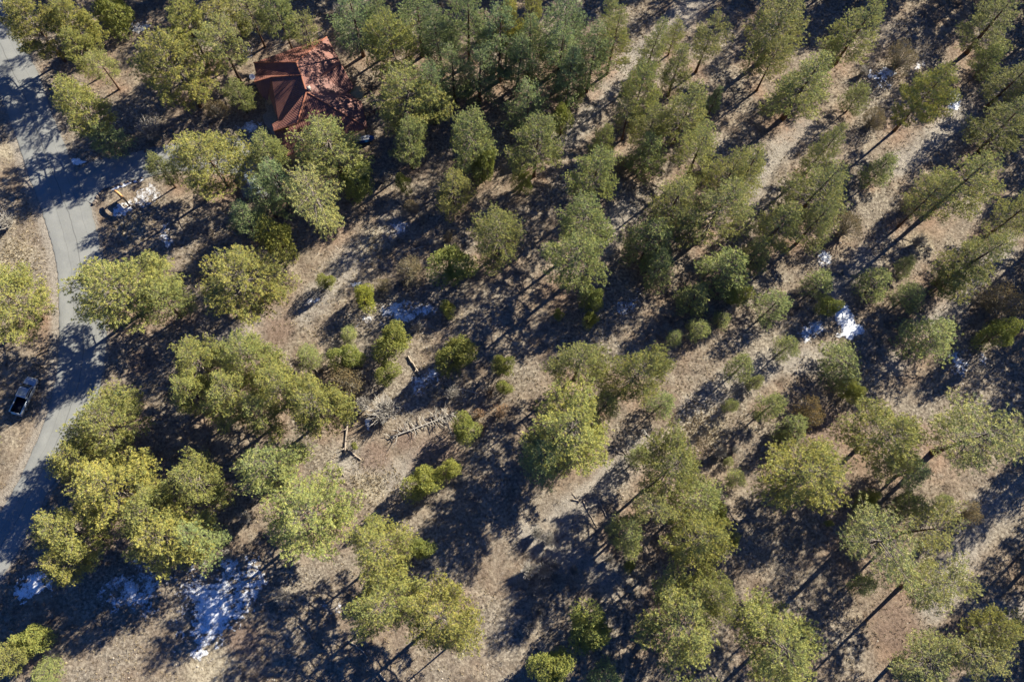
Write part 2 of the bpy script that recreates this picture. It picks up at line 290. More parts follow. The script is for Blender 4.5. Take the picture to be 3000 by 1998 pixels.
# road sheet
def asphalt(name, crack=True):
    m, nt, b = newmat(name, 0.85, 0.25); g = NG(nt); c = g.coord()
    n1 = g.noise(c, .35, 5); n2 = g.noise(c, 14, 4, .7)
    base = g.mix(g.ramp(n1, [(.3, 0.0), (.7, 1.0)]), (.19, .195, .19), (.24, .243, .232))
    base = g.mix(1.0, base, g.ramp(n2, [(.3, .8), (.7, 1.15)]), 'MULTIPLY')
    if crack:
        uv = g.n('ShaderNodeUVMap').outputs[0]; sp = g.n('ShaderNodeSeparateXYZ'); g.l(uv, sp.inputs[0])
        wob = g.math('MULTIPLY', g.math('SUBTRACT', g.noise(c, .25, 3), .5), .12)
        x = g.math('ADD', sp.outputs[0], wob)
        for pos, wd, dk in ((.52, .013, .5), (.3, .007, .65), (.78, .008, .7)):
            k = g.ramp(g.math('ABSOLUTE', g.math('SUBTRACT', x, pos)), [(0.0, dk), (wd, 1.0)]); base = g.mix(1.0, base, k, 'MULTIPLY')
        wheel = g.ramp(x, [(0.0, .82), (.04, 1.0), (.2, 1.05), (.36, .97), (.6, 1.03), (.8, 1.05), (.95, .96), (1.0, .85)]); base = g.mix(1.0, base, wheel, 'MULTIPLY')
    g.l(base, b.inputs['Base Color']); g.bump(n2, b, .25, .02); return m
K = 13; V = []; UV = []
for i in range(160):
    l, r = RL[i], RR[i]; n = np.random.default_rng(i).random(2)-.5
    for k in range(K):
        s = k/(K-1); p = l*(1-s)+r*s
        e = (0.16*n[0] if k == 0 else 0.28*n[1] if k == K-1 else 0); dr = (r-l)/np.linalg.norm(r-l)
        V.append((p[0]+dr[0]*e, p[1]+dr[1]*e, 0.0 if k in (0, K-1) else 0.035)); UV.append((s, i/20))
Fc = [(i*K+k, i*K+k+1, (i+1)*K+k+1, (i+1)*K+k) for i in range(159) for k in range(K-1)]
rm_ = mesh('road', V, np.array(Fc), asphalt('worn_asphalt'), True); uvl = rm_.uv_layers.new(name='UVMap')
uvl.data.foreach_set('uv', np.array([UV[i] for f in Fc for i in f], dtype=np.float32).ravel())
rd = tag(link('road', rm_), kind='structure')
if rm_.polygons[60].normal.z < 0: rm_.flip_normals()
me = mesh('driveway', [(p[0], p[1], 0.039) for p in DP], [tuple(range(len(DP)))], asphalt('driveway_asphalt', False))
if me.polygons[0].normal.z < 0: me.flip_normals()
tag(link('driveway', me), kind='structure')
# ------------------------------------------------------------------ foliage meshes
def leafmesh(name, pos, out, n, ln, wd, mat, up=0.5, spread=1.0, seed=0):
    g = np.random.default_rng(seed); N = len(pos)
    wd = wd*1.15; d = g.normal(size=(N, n, 3)); d /= np.linalg.norm(d, axis=2, keepdims=True)
    d = d*spread+out[:, None, :]*0.45; d[:, :, 2] += up*0.5; d /= np.linalg.norm(d, axis=2, keepdims=True)
    q = g.normal(size=(N, n, 3)); s = np.cross(d, q); s /= np.linalg.norm(s, axis=2, keepdims=True)
    L = ln*(0.75+0.5*g.random((N, 1, 1)))*(0.8+0.4*g.random((N, n, 1))); W = wd*(0.8+0.5*g.random((N, n, 1)))
    c = pos[:, None, :]+g.normal(size=(N, n, 3))*ln*0.08
    a = c+s*W*.5+d*L*.12; b = c-s*W*.5+d*L*.12; e = c+d*L
    V = np.stack([a, b, e+s*W*.22], 2).reshape(-1, 3)
    Fc = np.arange(len(V)).reshape(-1, 3); me = mesh(name, V, Fc, mat)
    r = np.repeat(g.random(N), n*3).astype(np.float32)
    at = me.attributes.new('rnd', 'FLOAT', 'POINT'); at.data.foreach_set('value', r)
    return me
def unit(a): return a/(np.linalg.norm(a)+1e-9)
def pine(seed, h, Rr, z0f, prof, nl, blades=14, tl=.21, tw=.033, sub=1.0, open_=0.0, droop=0.0, lobes=0.25):
    g = np.random.default_rng(seed); tr = MB(); br = MB(); pos = []; out = []
    z0 = h*z0f; bend = g.normal(size=2)*.25
    def axis(z): s = (z/h)**2; return np.array([bend[0]*s, bend[1]*s, z])
    zs = np.linspace(-0.3, h*.97, 9); rb = .019*h+.03
    tr.tube([axis(max(z, 0))+[0, 0, min(z, 0)] for z in zs], [rb*(1.25 if i == 0 else 1-.93*i/8.5) for i in range(9)], 8)
    gap = g.random(nl) < open_
    ph = g.random(4)*6.28
    for i in range(nl):
        if gap[i]: continue
        tt = (i+g.random()*.9)/nl; z = z0+(h-z0)*tt; az = i*2.39996+g.normal()*.35
        lob = 1+lobes*(math.sin(2*az+ph[0])*.5+math.sin(3*az+ph[1]+tt*3)*.5)
        L = Rr*prof(tt)*(0.82+.3*g.random())*lob+.2
        dr = np.array([math.cos(az), math.sin(az), 0.0]); p0 = axis(z*.995); rise = (.08+.55*tt-droop*(1-tt))*L
        pts = [p0+dr*L*s+np.array([0, 0, rise*(s**1.6)-.05*L*math.sin(s*3.1)]) for s in (0, .35, .7, 1)]
        pts = [pts[0]]+[q+g.normal(size=3)*.07*L*.4 for q in pts[1:]]
        r0 = (.014+.013*L)*1.1; br.tube(pts, [r0, r0*.7, r0*.45, .012], 4, False)
        P_ = np.array(pts); m = max(5, int(L*4.2*sub))
        for j in range(m+1):
            s = .30+.70*(j/m) if j < m else 1.0
            k = min(int(s*3), 2); f = s*3-k; b0 = P_[k]*(1-f)+P_[k+1]*f
            side = (1 if (j+i) % 2 else -1); a2 = az+side*(.55+.5*g.random()) if j < m else az
            l = (.38*L*(1.15-s)+.45)*(.7+.5*g.random()); d2 = np.array([math.cos(a2), math.sin(a2), .18+.25*g.random()])
            e = b0+d2*l; br.tube([b0, e], [.016+.006*L*.3, .007], 3, False)
            nt_ = max(2, int(l/.20))
            for q in range(nt_):
                s2 = (q+1)/nt_
                if s2 < .25: continue
                pp = b0+d2*l*s2+g.normal(size=3)*[.13, .13, .09]+[0, 0, .07]
                pos.append(pp); out.append(unit(d2))
    for q in range(8): pos.append(axis(h*.97)+g.normal(size=3)*[.25, .25, .25]); out.append(np.array([0, 0, 1.0]))
    pos = np.array(pos); out = np.array(out); Rr = float(np.percentile(np.hypot(pos[:, 0], pos[:, 1]), 95))
    return dict(parts=[('trunk', tr.me('trunk', M_bark, True)), ('branches', br.me('branches', M_limb)), ('crown', leafmesh('crown', pos, out, blades, tl, tw, M_leaf, seed=seed))], h=h, r=Rr, name='pine_tree')
rnd_prof = lambda t: (1-t)**.42*(0.62+.45*math.sin(math.pi*min(1, t*1.15+.12)))+.06
con_prof = lambda t: (1-t)**.5*(.66+.42*math.sin(math.pi*min(1, t+.2)))+.05
top_prof = lambda t: (1-t)**.5*(.35+.75*min(1, t*1.6))+.05
yng_prof = lambda t: (1-t)**.6*(.75+.3*math.sin(math.pi*min(1, t+.2)))+.06
VAR = {}
VAR['Y'] = [pine(10+i, 13, 4.2, .30, rnd_prof, 60, 23, sub=1.2, lobes=.34, open_=.03) for i in range(7)]
VAR['G'] = [pine(30+i, 14, 3.6, .30, rnd_prof, 60, 22, sub=1.15, lobes=.38, open_=.05) for i in range(5)]
VAR['B'] = [pine(50+i, 15, 3.0, .20, con_prof, 62, 19, sub=1.1, open_=.06, lobes=.38) for i in range(4)]
VAR['N'] = [pine(70+i, 15, 3.0, .18, con_prof, 64, 19, sub=1.1, open_=.06, lobes=.38) for i in range(5)]
VAR['S'] = [pine(90+i, 13, 4.0, .32, top_prof, 54, 15, tl=.24, tw=.036, sub=.85, open_=.15, lobes=.5) for i in range(3)]
VAR['T'] = [pine(110+i, 7, 1.9, .12, yng_prof, 52, 15, tl=.20, tw=.034, sub=1.3, open_=.12, lobes=.3) for i in range(4)]
def bush(seed, h, Rr, n, ln, wd, mat, name, stemm, blades=7, hollow=.55, lump=.3, stems=14, parts=('stems', 'leaves')):
    g = np.random.default_rng(seed); pos = []; out = []; ph = g.random(6)*6.28
    cl = [unit(g.normal(size=3)*[1, 1, .8]+[0, 0, .35]) for _ in range(26)]
    while len(pos) < n:
        d = unit(g.normal(size=3)); 
        if d[2] < -.45: continue
        c = cl[g.integers(26)]; d = unit(d+c*1.5)
        az = math.atan2(d[1], d[0]); lm = 1+lump*(math.sin(2*az+ph[0])*.4+math.sin(3*az+ph[1]+d[2]*3)*.35)+lump*1.6*(max(0, d@c)-.75)
        s = (hollow+(1-hollow)*g.random()**.5)*lm
        p = np.array([d[0]*Rr*s, d[1]*Rr*s, h*.46+d[2]*h*.52*s]); 
        if p[2] < .1: continue
        pos.append(p); out.append(d)
    st = MB()
    for i in range(stems):
        q = pos[g.integers(len(pos))]; st.tube([(g.normal()*.08, g.normal()*.08, -.15), np.array(q)*[.4, .4, .55]+g.normal(size=3)*.08, q], [.05+.01*h, .03, .01], 4, False)
    Rr = float(np.percentile(np.hypot(np.array(pos)[:, 0], np.array(pos)[:, 1]), 95))
    return dict(parts=[(parts[0], st.me(parts[0], stemm)), (parts[1], leafmesh(parts[1], np.array(pos), np.array(out), blades, ln, wd, mat, seed=seed))], h=h, r=Rr, name=name)
VAR['J'] = [bush(200+i, 5, 2.2, 2400, .19, .05, M_leaf, 'juniper', M_bark, 11, .5, .6, 16, ('trunk', 'crown')) for i in range(4)]
VAR['O'] = [bush(220+i, 4, 2.2, 1500, .12, .06, M_brush, 'oak_brush', M_grey, 7, .45, .4, 120) for i in range(3)]
VAR['R'] = [bush(240+i, 1.8, 1.1, 420, .12, .07, M_brush, 'leafy_brush', M_grey, 6, .3, .6, 60) for i in range(2)]
def bare(seed, h, Rr, n):
    g = np.random.default_rng(seed); m = MB()
    for i in range(n):
        az = g.random()*6.28; tl = g.random()**.6; L = h*(.7+.4*g.random()); d = np.array([math.cos(az)*tl*Rr/h*1.1, math.sin(az)*tl*Rr/h*1.1, 1.0])
        p0 = np.array([g.normal()*.15, g.normal()*.15, -.1]); p1 = p0+d*L*.5+g.normal(size=3)*.08; p2 = p0+d*L*[1, 1, .85]+g.normal(size=3)*.15
        m.tube([p0, p1, p2], [.04, .03, .014], 3, False)
        for _ in range(4):
            s = .35+.6*g.random(); b = p0+(p2-p0)*s; e = b+unit(g.normal(size=3)+d*1.2)*(.35+.35*g.random())*h*.35; m.tube([b, e], [.022, .01], 3, False)
    return dict(parts=[('', m.me('bare_shrub', M_twig))], h=h, r=Rr, name='bare_shrub')
VAR['X'] = [bare(260+i, 2.2, 1.7, 190) for i in range(3)]
COLR = {'Y': (.365, .36, .118), 'G': (.33, .35, .13), 'B': (.27, .325, .145), 'N': (.345, .35, .125), 'S': (.355, .355, .135), 'T': (.305, .335, .125), 'J': (.285, .30, .09), 'O': (.28, .225, .135), 'R': (.36, .24, .16), 'X': (.3, .3, .3)}
NAMEK = {}
_used = set()
def place(var, x, y, sx, sz, rot, col, lean=(0, 0)):
    first = id(var) not in _used; _used.add(id(var)); z = gz(x, y)
    if len(var['parts']) == 1:
        root = link(var['name'], var['parts'][0][1])
    else:
        root = empty(var['name'])
        for nm, me in var['parts']:
            c = link(nm, me, root); c.color = (*col, 1)
    root.location = (x, y, z); root.rotation_euler = (lean[0], lean[1], rot); a_ = 1+.07*math.sin(x*3.7+y*1.9); root.scale = (sx*a_, sx/a_, sz); root.color = (*col, 1)
    return root
# ---- labels by nearest landmark
LM = [(720, 225, 'the red-roofed house'), (55, 910, 'the parked pickup truck'), (290, 455, 'the wooden entrance sign'), (500, 1400, 'the large snow patch at lower left'),
      (798, 975, 'the long fallen log'), (885, 945, 'the pale grey twiggy shrub'), (920, 720, 'the central snow patch'), (1945, 745, 'the bright snow patch at right'),
      (2025, 180, 'the upper right snow patch'), (1855, 950, 'the round orange-brown bush'), (1480, 20, 'the top edge bare track'), (1380, 1160, 'the scattered white sticks'),
      (2050, 1360, 'the foot of the leaning pine'), (280, 910, 'the green utility box'), (970, 1110, 'the bright round juniper'), (960, 572, 'the short grey bough on the slope'),
      (2340, 1130, 'the middle of the right edge'), (1100, 1560, 'the middle of the bottom edge'), (1560, 1000, 'the pale grass opening'), (2340, 20, 'the top right corner'), (10, 10, 'the top left corner'), (2340, 1550, 'the bottom right corner'), (1150, 20, 'the middle of the top edge')]
KW = {'Y': ('yellow-green pine', 'pine tree'), 'G': ('mid-green pine', 'pine tree'), 'B': ('blue-green pine', 'pine tree'), 'N': ('narrow tall pine', 'pine tree'), 'S': ('sparse pine', 'pine tree'), 'T': ('small young pine', 'pine tree'), 'J': ('round dark juniper', 'juniper'), 'O': ('brown-leaved oak brush', 'bush'), 'R': ('russet-leaved low bush', 'bush'), 'X': ('bare grey shrub', 'shrub')}
ORD = ['nearest', 'second nearest', 'third nearest', 'fourth nearest', 'fifth nearest', 'sixth nearest', 'seventh nearest', 'eighth nearest', 'ninth nearest', 'tenth nearest', 'eleventh nearest', 'twelfth nearest', 'thirteenth nearest', 'fourteenth nearest']
def sector(du, dv):
    a = (math.degrees(math.atan2(-dv, du))+360+22.5) % 360
    return ['right of', 'above and right of', 'above', 'above and left of', 'left of', 'below and left of', 'below', 'below and right of'][int(a//45)]
buckets = {}
for q in TREES:
    ds = sorted(((math.hypot(q['u']-a, q['v']-b), nm, a, b) for a, b, nm in LM if math.hypot(q['u']-a, q['v']-b) > 15))[0]
    q['lm'] = ds[1]; q['ld'] = ds[0]; q['sec'] = sector(q['u']-ds[2], q['v']-ds[3])
    if 'edge' in ds[1] or 'corner' in ds[1]: q['sec'] = 'near'
    buckets.setdefault((q['k'], q['lm'], q['sec']), []).append(q)
for (k, lm, sec), L in buckets.items():
    L.sort(key=lambda q: q['ld'])
    for i, q in enumerate(L):
        if len(L) == 1: q['label'] = f"{KW[k][0]} standing {sec} {lm}"
        elif sec == 'near': q['label'] = f"{KW[k][0]}, {ORD[i]} to {lm}"
        else: q['label'] = f"{KW[k][0]} {sec} {lm}, {ORD[i]}"
GRP = {'Y': 'yellow-green pines of the wood', 'G': 'mid-green pines of the wood', 'B': 'blue-green pines of the wood', 'N': 'narrow tall pines of the wood', 'S': 'sparse pines of the wood', 'T': 'small young pines', 'J': 'junipers', 'O': 'brown oak brush clumps', 'R': 'russet low bushes', 'X': 'bare grey shrubs'}
def hue(c, g):
    f = 1+g.normal()*.08; y = g.normal()*.025
    return (c[0]*f*(1+y), c[1]*f, c[2]*f*(1-y*1.5))
g0 = np.random.default_rng(99)
for n_, q in enumerate(TREES):
    vs = VAR[q['k']]; v = vs[int(g0.integers(len(vs)))]; rot = g0.random()*6.28
    lean = (g0.normal()*.02, g0.normal()*.02)
    o = place(v, q['x'], q['y'], q['r']/v['r'], q['h']/v['h'], rot, hue(COLR[q['k']], g0), lean)
    if (q['u'], q['v']) == (840, 687): 
        for c in o.children: c.color = (.30, .31, .06, 1)
    if (q['u'], q['v']) == (1855, 950):
        for c in o.children: c.color = (.25, .185, .09, 1)
    tag(o, q['label'], KW[q['k']][1], GRP[q['k']])
# trees just outside the picture, whose shadows fall into it
OUT = []; pts = [(q['x'], q['y']) for q in TREES]; n = 0; g1 = np.random.default_rng(5)
for _ in range(6000):
    x = g1.uniform(-100, 125); y = g1.uniform(-30, 130); u, v_ = proj(x, y)
    if -25 < u < 2379 and -25 < v_ < 1593: continue
    if u < -140 or u > 2354+210 or v_ < -190 or v_ > 1568+70: continue
    if inside(RP, np.array([x]), np.array([y]))[0] or dist_to(RL[::8], np.array([x]), np.array([y]))[0] < 5: continue
    if u > 0 and v_ > 1568: 
        if g1.random() > .4: continue
    mind = 5.2 if (v_ < 0 or u > 2354) else 7.5
    if min((a-x)**2+(b-y)**2 for a, b in pts) < mind*mind: continue
    k = 'BNGNY'[int(g1.integers(5))]; vs = VAR[k]; vv = vs[int(g1.integers(len(vs)))]; h = g1.uniform(11, 16.5)
    o = place(vv, x, y, g1.uniform(.75, 1.05), h/vv['h'], g1.random()*6.28, hue(COLR[k], g1)); pts.append((x, y)); n += 1
    o['category'] = 'pine tree'; o['group'] = 'pines beyond the edge of the picture'; OUT.append((u, v_, o))
def nth(i): i += 1; return f"{i}{'th' if 10 <= i % 100 <= 20 else {1: 'st', 2: 'nd', 3: 'rd'}.get(i % 10, 'th')}"
for nm, sel, key, end in (('top', lambda u, v: v < 0, 0, 'left'), ('right', lambda u, v: v >= 0 and u > 2354, 1, 'top'), ('left', lambda u, v: v >= 0 and u < 0, 1, 'top'), ('bottom', lambda u, v: v > 1568 and 0 <= u <= 2354, 0, 'left')):
    for i, q in enumerate(sorted([q for q in OUT if sel(q[0], q[1])], key=lambda q: q[key])): q[2]['label'] = f"pine rooted just beyond the {nm} edge of the picture, {nth(i)} from the {end}"
print('outer trees', n, 'trees', len(TREES))

# ------------------------------------------------------------------ snow
def snow(u, v, rx, ry, rot, dens, label, cell=.10, seed=0, sc=1.0):
    c = F(u, v); k = S*depth(u, v)/FOC; rx *= k; ry *= k; a = R(rot); ext = max(rx, ry)*1.35
    n = int(2*ext/cell)+1; g = np.linspace(-ext, ext, n); X, Y = np.meshgrid(g, g)
    lx = X*math.cos(a)+Y*math.sin(a); ly = -X*math.sin(a)+Y*math.cos(a)
    wx = (fbm(X, Y, 3, seed+40)-.5)*2.2; wy = (fbm(X, Y, 3, seed+50)-.5)*2.2
    e = ((lx+wx*rx*.35)/rx)**2+((ly+wy*ry*.35)/ry)**2
    f = dens+(.30 if dens > -.05 else .26)-0.42*e+(fbm(X, Y, 2.2*sc, seed+3, 3)-.5)*1.1+(vnoise(X, Y, .36*sc+.05, seed+9)-.5)*.5+(vnoise(X, Y, .17, seed+19)-.5)*.35
    on = f > 0; z = gzv(c[0]+X, c[1]+Y)+np.clip(f, 0, .6)*.08+.035
    ok = on[:-1, :-1] & on[1:, :-1] & on[:-1, 1:] & on[1:, 1:]
    ii = np.arange(n*n).reshape(n, n); q = np.stack([ii[:-1, :-1][ok], ii[:-1, 1:][ok], ii[1:, 1:][ok], ii[1:, :-1][ok]], 1)
    if len(q) < 3: return
    used, inv = np.unique(q.ravel(), return_inverse=True)
    jit = (np.random.default_rng(seed).random((n*n, 2))-.5)*cell*.6
    Vv = np.stack([c[0]+X.ravel()+jit[:, 0], c[1]+Y.ravel()+jit[:, 1], z.ravel()], 1)[used]
    me = mesh('snow_patch', Vv, inv.reshape(-1, 4), M_snow, True); at = me.attributes.new('thick', 'FLOAT', 'POINT'); at.data.foreach_set('value', np.clip(f.ravel()[used]*1.3+(.2 if dens > .15 else 0), 0, 1).astype(np.float32)); o = link('snow_patch', me); tag(o, label, 'snow', 'patches of old snow', 'stuff')
snow(500, 1390, 95, 58, 50, .30, 'brightest large snow patch at lower left, broken by bare ground', seed=1)
snow(470, 1345, 110, 80, 40, -.12, 'thin speckled snow round the large lower left patch', seed=2, cell=.095, sc=.6)
snow(318, 1345, 85, 58, 20, .02, 'thin shaded snow below the lower left pines', seed=3, cell=.095, sc=.6)
snow(80, 1342, 36, 30, 20, .2, 'small shaded snow patch beside the road at lower left', seed=4, cell=.095, sc=.6)
snow(925, 718, 75, 26, 12, .12, 'long blue-white snow patch in the centre of the wood', seed=5, cell=.095, sc=.6)
snow(830, 740, 50, 20, 25, -.1, 'thin snow left of the central snow patch', seed=6, cell=.095, sc=.6)
snow(905, 532, 32, 20, 30, .02, 'thin snow below the house on the slope', seed=7, cell=.095, sc=.6)
snow(985, 875, 42, 30, -20, .0, 'thin blue snow beside the short steep log', seed=8, cell=.095, sc=.6)
snow(848, 972, 9, 16, 10, .25, 'small snow remnant left of the pale grey twiggy shrub', seed=9, cell=.095, sc=.7)
snow(335, 452, 34, 22, 45, .12, 'blue snow right of the wooden entrance sign', seed=10, cell=.095, sc=.7)
snow(283, 480, 26, 17, 35, .3, 'blue snow in the shade of the wooden entrance sign', seed=11, cell=.095)
snow(383, 542, 16, 34, 10, -.02, 'thin snow strip between the sign and the pines', seed=12, cell=.095, sc=.6)
snow(264, 433, 10, 4, 25, .5, 'small snow lump at the driveway edge, nearest the road', seed=13, cell=.09, sc=.5)
snow(288, 424, 14, 4, 25, .4, 'middle snow lump at the driveway edge', seed=14, cell=.09, sc=.5)
snow(319, 414, 9, 5, 15, .6, 'bright snow lump at the driveway edge, farthest from the road', seed=15, cell=.09, sc=.5)
snow(176, 371, 10, 7, -10, .5, 'snow slab at the upper corner of the driveway mouth', seed=16, cell=.09, sc=.5)
snow(193, 373, 14, 3, 5, .35, 'narrow snow line beside the driveway mouth', seed=17, cell=.09, sc=.5)
snow(582, 290, 32, 24, 20, .0, 'shaded snow in the front garden of the house', seed=18, cell=.095, sc=.6)
snow(600, 307, 9, 7, 0, .6, 'smooth snow heap beside the house path', seed=19, cell=.09)
snow(320, 60, 28, 18, 30, .05, 'thin snow in shade between the top left pines', seed=20, cell=.095, sc=.6)
snow(572, 118, 18, 22, 0, -.08, 'faint snow in shade left above the house', seed=21, cell=.095, sc=.6)
snow(2028, 178, 30, 24, 10, .22, 'ragged upper right snow patch in shade', seed=22, cell=.095, sc=.6)
snow(2112, 150, 24, 12, 35, .0, 'thin snow right above the ragged upper right patch', seed=23, cell=.095, sc=.6)
snow(2194, 234, 13, 24, -20, .3, 'bright small snow patch right of the upper right pine', seed=24, cell=.095, sc=.6)
snow(1893, 592, 20, 20, 0, .02, 'thin snow below the brown bush at right', seed=25, cell=.095, sc=.6)
snow(1948, 735, 18, 26, 20, .35, 'blue-white snow of the bright right hand patch', seed=26, cell=.095, sc=.8)
snow(1955, 762, 26, 12, 15, .4, 'brightest sunlit edge of the right hand snow patch', seed=27, cell=.095, sc=.8)
snow(1858, 758, 40, 24, 25, -.04, 'thin dark blue snow left of the bright right patch', seed=28, cell=.095, sc=.6)
snow(2215, 835, 55, 38, 35, -.15, 'faint speckled snow at the far right in shade', seed=29, cell=.095, sc=.6)
snow(818, 652, 16, 10, 20, .0, 'tiny snow remnant above the bright yellow-green juniper', seed=30, cell=.095, sc=.6)
snow(720, 688, 22, 14, 30, -.1, 'thin snow left of the round dark juniper on the slope', seed=31, cell=.095, sc=.6)
snow(1015, 100, 12, 8, 20, -.1, 'faint snow speck under the upper pines', seed=32, cell=.095, sc=.6)
snow(760, 1400, 40, 60, 60, -.32, 'scattered snow specks right of the large lower left patch', seed=33, cell=.095, sc=.5)
snow(1440, 700, 60, 30, 30, -.28, 'scattered snow specks in the shaded centre', seed=34, cell=.095, sc=.5)
# ------------------------------------------------------------------ dead wood
def log(pts, r0, r1, label, nb=6, bl=.8, mat=None, name='fallen_log', seed=0, cat='log', lift=0.0, up=.5):
    g = np.random.default_rng(seed); W = [F(*p) for p in pts]; Wq = []
    for i in range(len(W)-1):
        for s in np.linspace(0, 1, 5)[:(5 if i == len(W)-2 else 4)]: Wq.append(W[i]*(1-s)+W[i+1]*s)
    n = len(Wq); c = Wq[0].copy(); m = MB(); P_ = []
    for i, p in enumerate(Wq):
        rr = r0+(r1-r0)*i/(n-1); P_.append(np.array([p[0]-c[0]+g.normal()*.05, p[1]-c[1]+g.normal()*.05, gz(p[0], p[1])+rr*.8+lift+.02]))
    m.tube(P_, [(r0+(r1-r0)*i/(n-1))*(1+.12*g.normal()) for i in range(n)], 8)
    ax = unit(P_[-1]-P_[0])
    root = empty(name, (c[0], c[1], 0)); m.obj('trunk', mat or M_log, root, True)
    if nb:
        b = MB()
        for i in range(nb):
            s = g.random()*.95; k = min(int(s*(n-1)), n-2); p = P_[k]*(1-(s*(n-1)-k))+P_[k+1]*(s*(n-1)-k)
            d = unit(np.cross(ax, [0, 0, 1.0])*(1 if g.random() < .5 else -1)+ax*(-.5+1.6*g.random())+g.normal(size=3)*.35+np.array([0, 0, up*g.random()]))
            L = bl*(.4+.8*g.random()); q1 = p+d*L*.5+g.normal(size=3)*.06*L; q2 = p+d*L+g.normal(size=3)*.12*L; q2[2] = max(q2[2], .05)
            b.tube([p, q1, q2], [r1*.5+.03, r1*.3+.025, .014], 4)
            if bl > 1:
                for _ in range(3): e = q1+unit(d+g.normal(size=3)*.6)*L*.4; e[2] = max(e[2], .04); b.tube([q1, e], [.026, .012], 3)
        b.obj('branches', mat or M_log, root)
    tag(root, label, cat, None); return root
log([(803, 905), (799, 970), (793, 1043)], .10, .17, 'long straight fallen log lying almost upright in the picture', 7, .9, seed=1)
log([(798, 1030), (812, 1043), (830, 1057)], .10, .08, 'short brown log at the foot of the long fallen log', 1, .4, seed=2)
log([(936, 817), (950, 838), (966, 861)], .12, .14, 'short steep log lying half in blue snow', 3, .6, seed=3)
log([(898, 1006), (965, 982), (1046, 950)], .13, .06, 'dead fallen tree with many bare broken branches', 60, 1.7, M_grey, 'dead_tree', 4, 'dead tree', .15, .6)
log([(1100, 905), (1062, 895), (1020, 898)], .09, .04, 'pale bare fallen branch with forked twigs in shade', 16, 1.6, M_grey, 'fallen_branch', 5, 'branch', .1, .8)
log([(1050, 948), (1030, 962), (1012, 968)], .10, .05, 'short pale fallen bough right of the dead tree', 10, 1.3, M_grey, 'fallen_branch', 6, 'branch', .05, .6)
log([(1025, 958), (1034, 985), (1042, 1008)], .07, .03, 'thin crooked branch left of the lower juniper', 5, .8, M_grey, 'fallen_branch', 7, 'branch')
log([(721, 842), (727, 853), (733, 866)], .10, .08, 'short log under the pale young pine', 0, .5, seed=8)
log([(1315, 1148), (1332, 1151)], .10, .07, 'short white stick at the left end of the scattered sticks', 2, .5, M_log, 'fallen_branch', 9, 'branch')
log([(1340, 1150), (1358, 1141), (1388, 1129)], .08, .04, 'forked white branch, uppermost of the scattered sticks', 8, .9, M_log, 'fallen_branch', 10, 'branch')
log([(1340, 1152), (1354, 1180), (1372, 1212)], .07, .04, 'long white stick running down from the forked branch', 2, .5, M_log, 'fallen_branch', 11, 'branch')
log([(1375, 1150), (1388, 1174), (1398, 1193)], .07, .05, 'straight white stick in the middle of the scattered sticks', 1, .4, M_log, 'fallen_branch', 12, 'branch')
log([(1432, 1136), (1420, 1150), (1407, 1164)], .07, .04, 'white stick at the right end of the scattered sticks', 1, .4, M_log, 'fallen_branch', 13, 'branch')
log([(1316, 1131), (1324, 1146)], .05, .03, 'thin short stick above the left end of the scattered sticks', 0, .4, M_log, 'fallen_branch', 14, 'branch')
log([(1402, 1032), (1418, 1040), (1433, 1046)], .07, .05, 'brown branch below the big double pine, left of two', 3, .5, M_limb, 'fallen_branch', 15, 'branch')
log([(1427, 1035), (1438, 1043), (1448, 1051)], .07, .05, 'brown branch below the big double pine, right of two', 3, .5, M_limb, 'fallen_branch', 16, 'branch')
log([(779, 1073), (786, 1084), (791, 1096)], .07, .05, 'curved pale stick below the long fallen log', 0, .5, M_log, 'fallen_branch', 17, 'branch')
log([(769, 1089), (781, 1098)], .06, .04, 'short pale stick beside the curved pale stick', 0, .5, M_log, 'fallen_branch', 18, 'branch')
log([(755, 1059), (772, 1048)], .06, .04, 'forked pale stick left of the long fallen log', 3, .4, M_log, 'fallen_branch', 19, 'branch')
log([(946, 577), (960, 571), (976, 567)], .09, .06, 'short grey bough on the slope above the tan bush', 4, .6, M_grey, 'fallen_branch', 20, 'branch')
log([(684, 1436), (705, 1452), (729, 1482)], .07, .05, 'thin bleached pole in the lower left shade', 1, .4, M_log, 'fallen_branch', 21, 'branch')
log([(801, 1470), (822, 1487), (845, 1510)], .10, .07, 'bleached pole crossing the trunk shadow at the bottom', 1, .4, M_log, 'fallen_branch', 22, 'branch')
log([(871, 1540), (888, 1570)], .12, .08, 'bleached pole end at the bottom edge', 0, .4, M_log, 'fallen_branch', 23, 'branch')
log([(1913, 1430), (1932, 1428), (1951, 1431)], .06, .04, 'forked pale twig on bare ground at lower right', 3, .5, M_log, 'fallen_branch', 24, 'branch')
log([(1690, 1195), (1725, 1190)], .05, .04, 'thin twig right of the lower green juniper', 2, .5, M_log, 'fallen_branch', 25, 'branch')
log([(1475, 985), (1490, 1003), (1510, 1020)], .10, .04, 'white bare bough below the small pine by the pale grass', 10, .9, M_twig, 'fallen_branch', 26, 'branch')
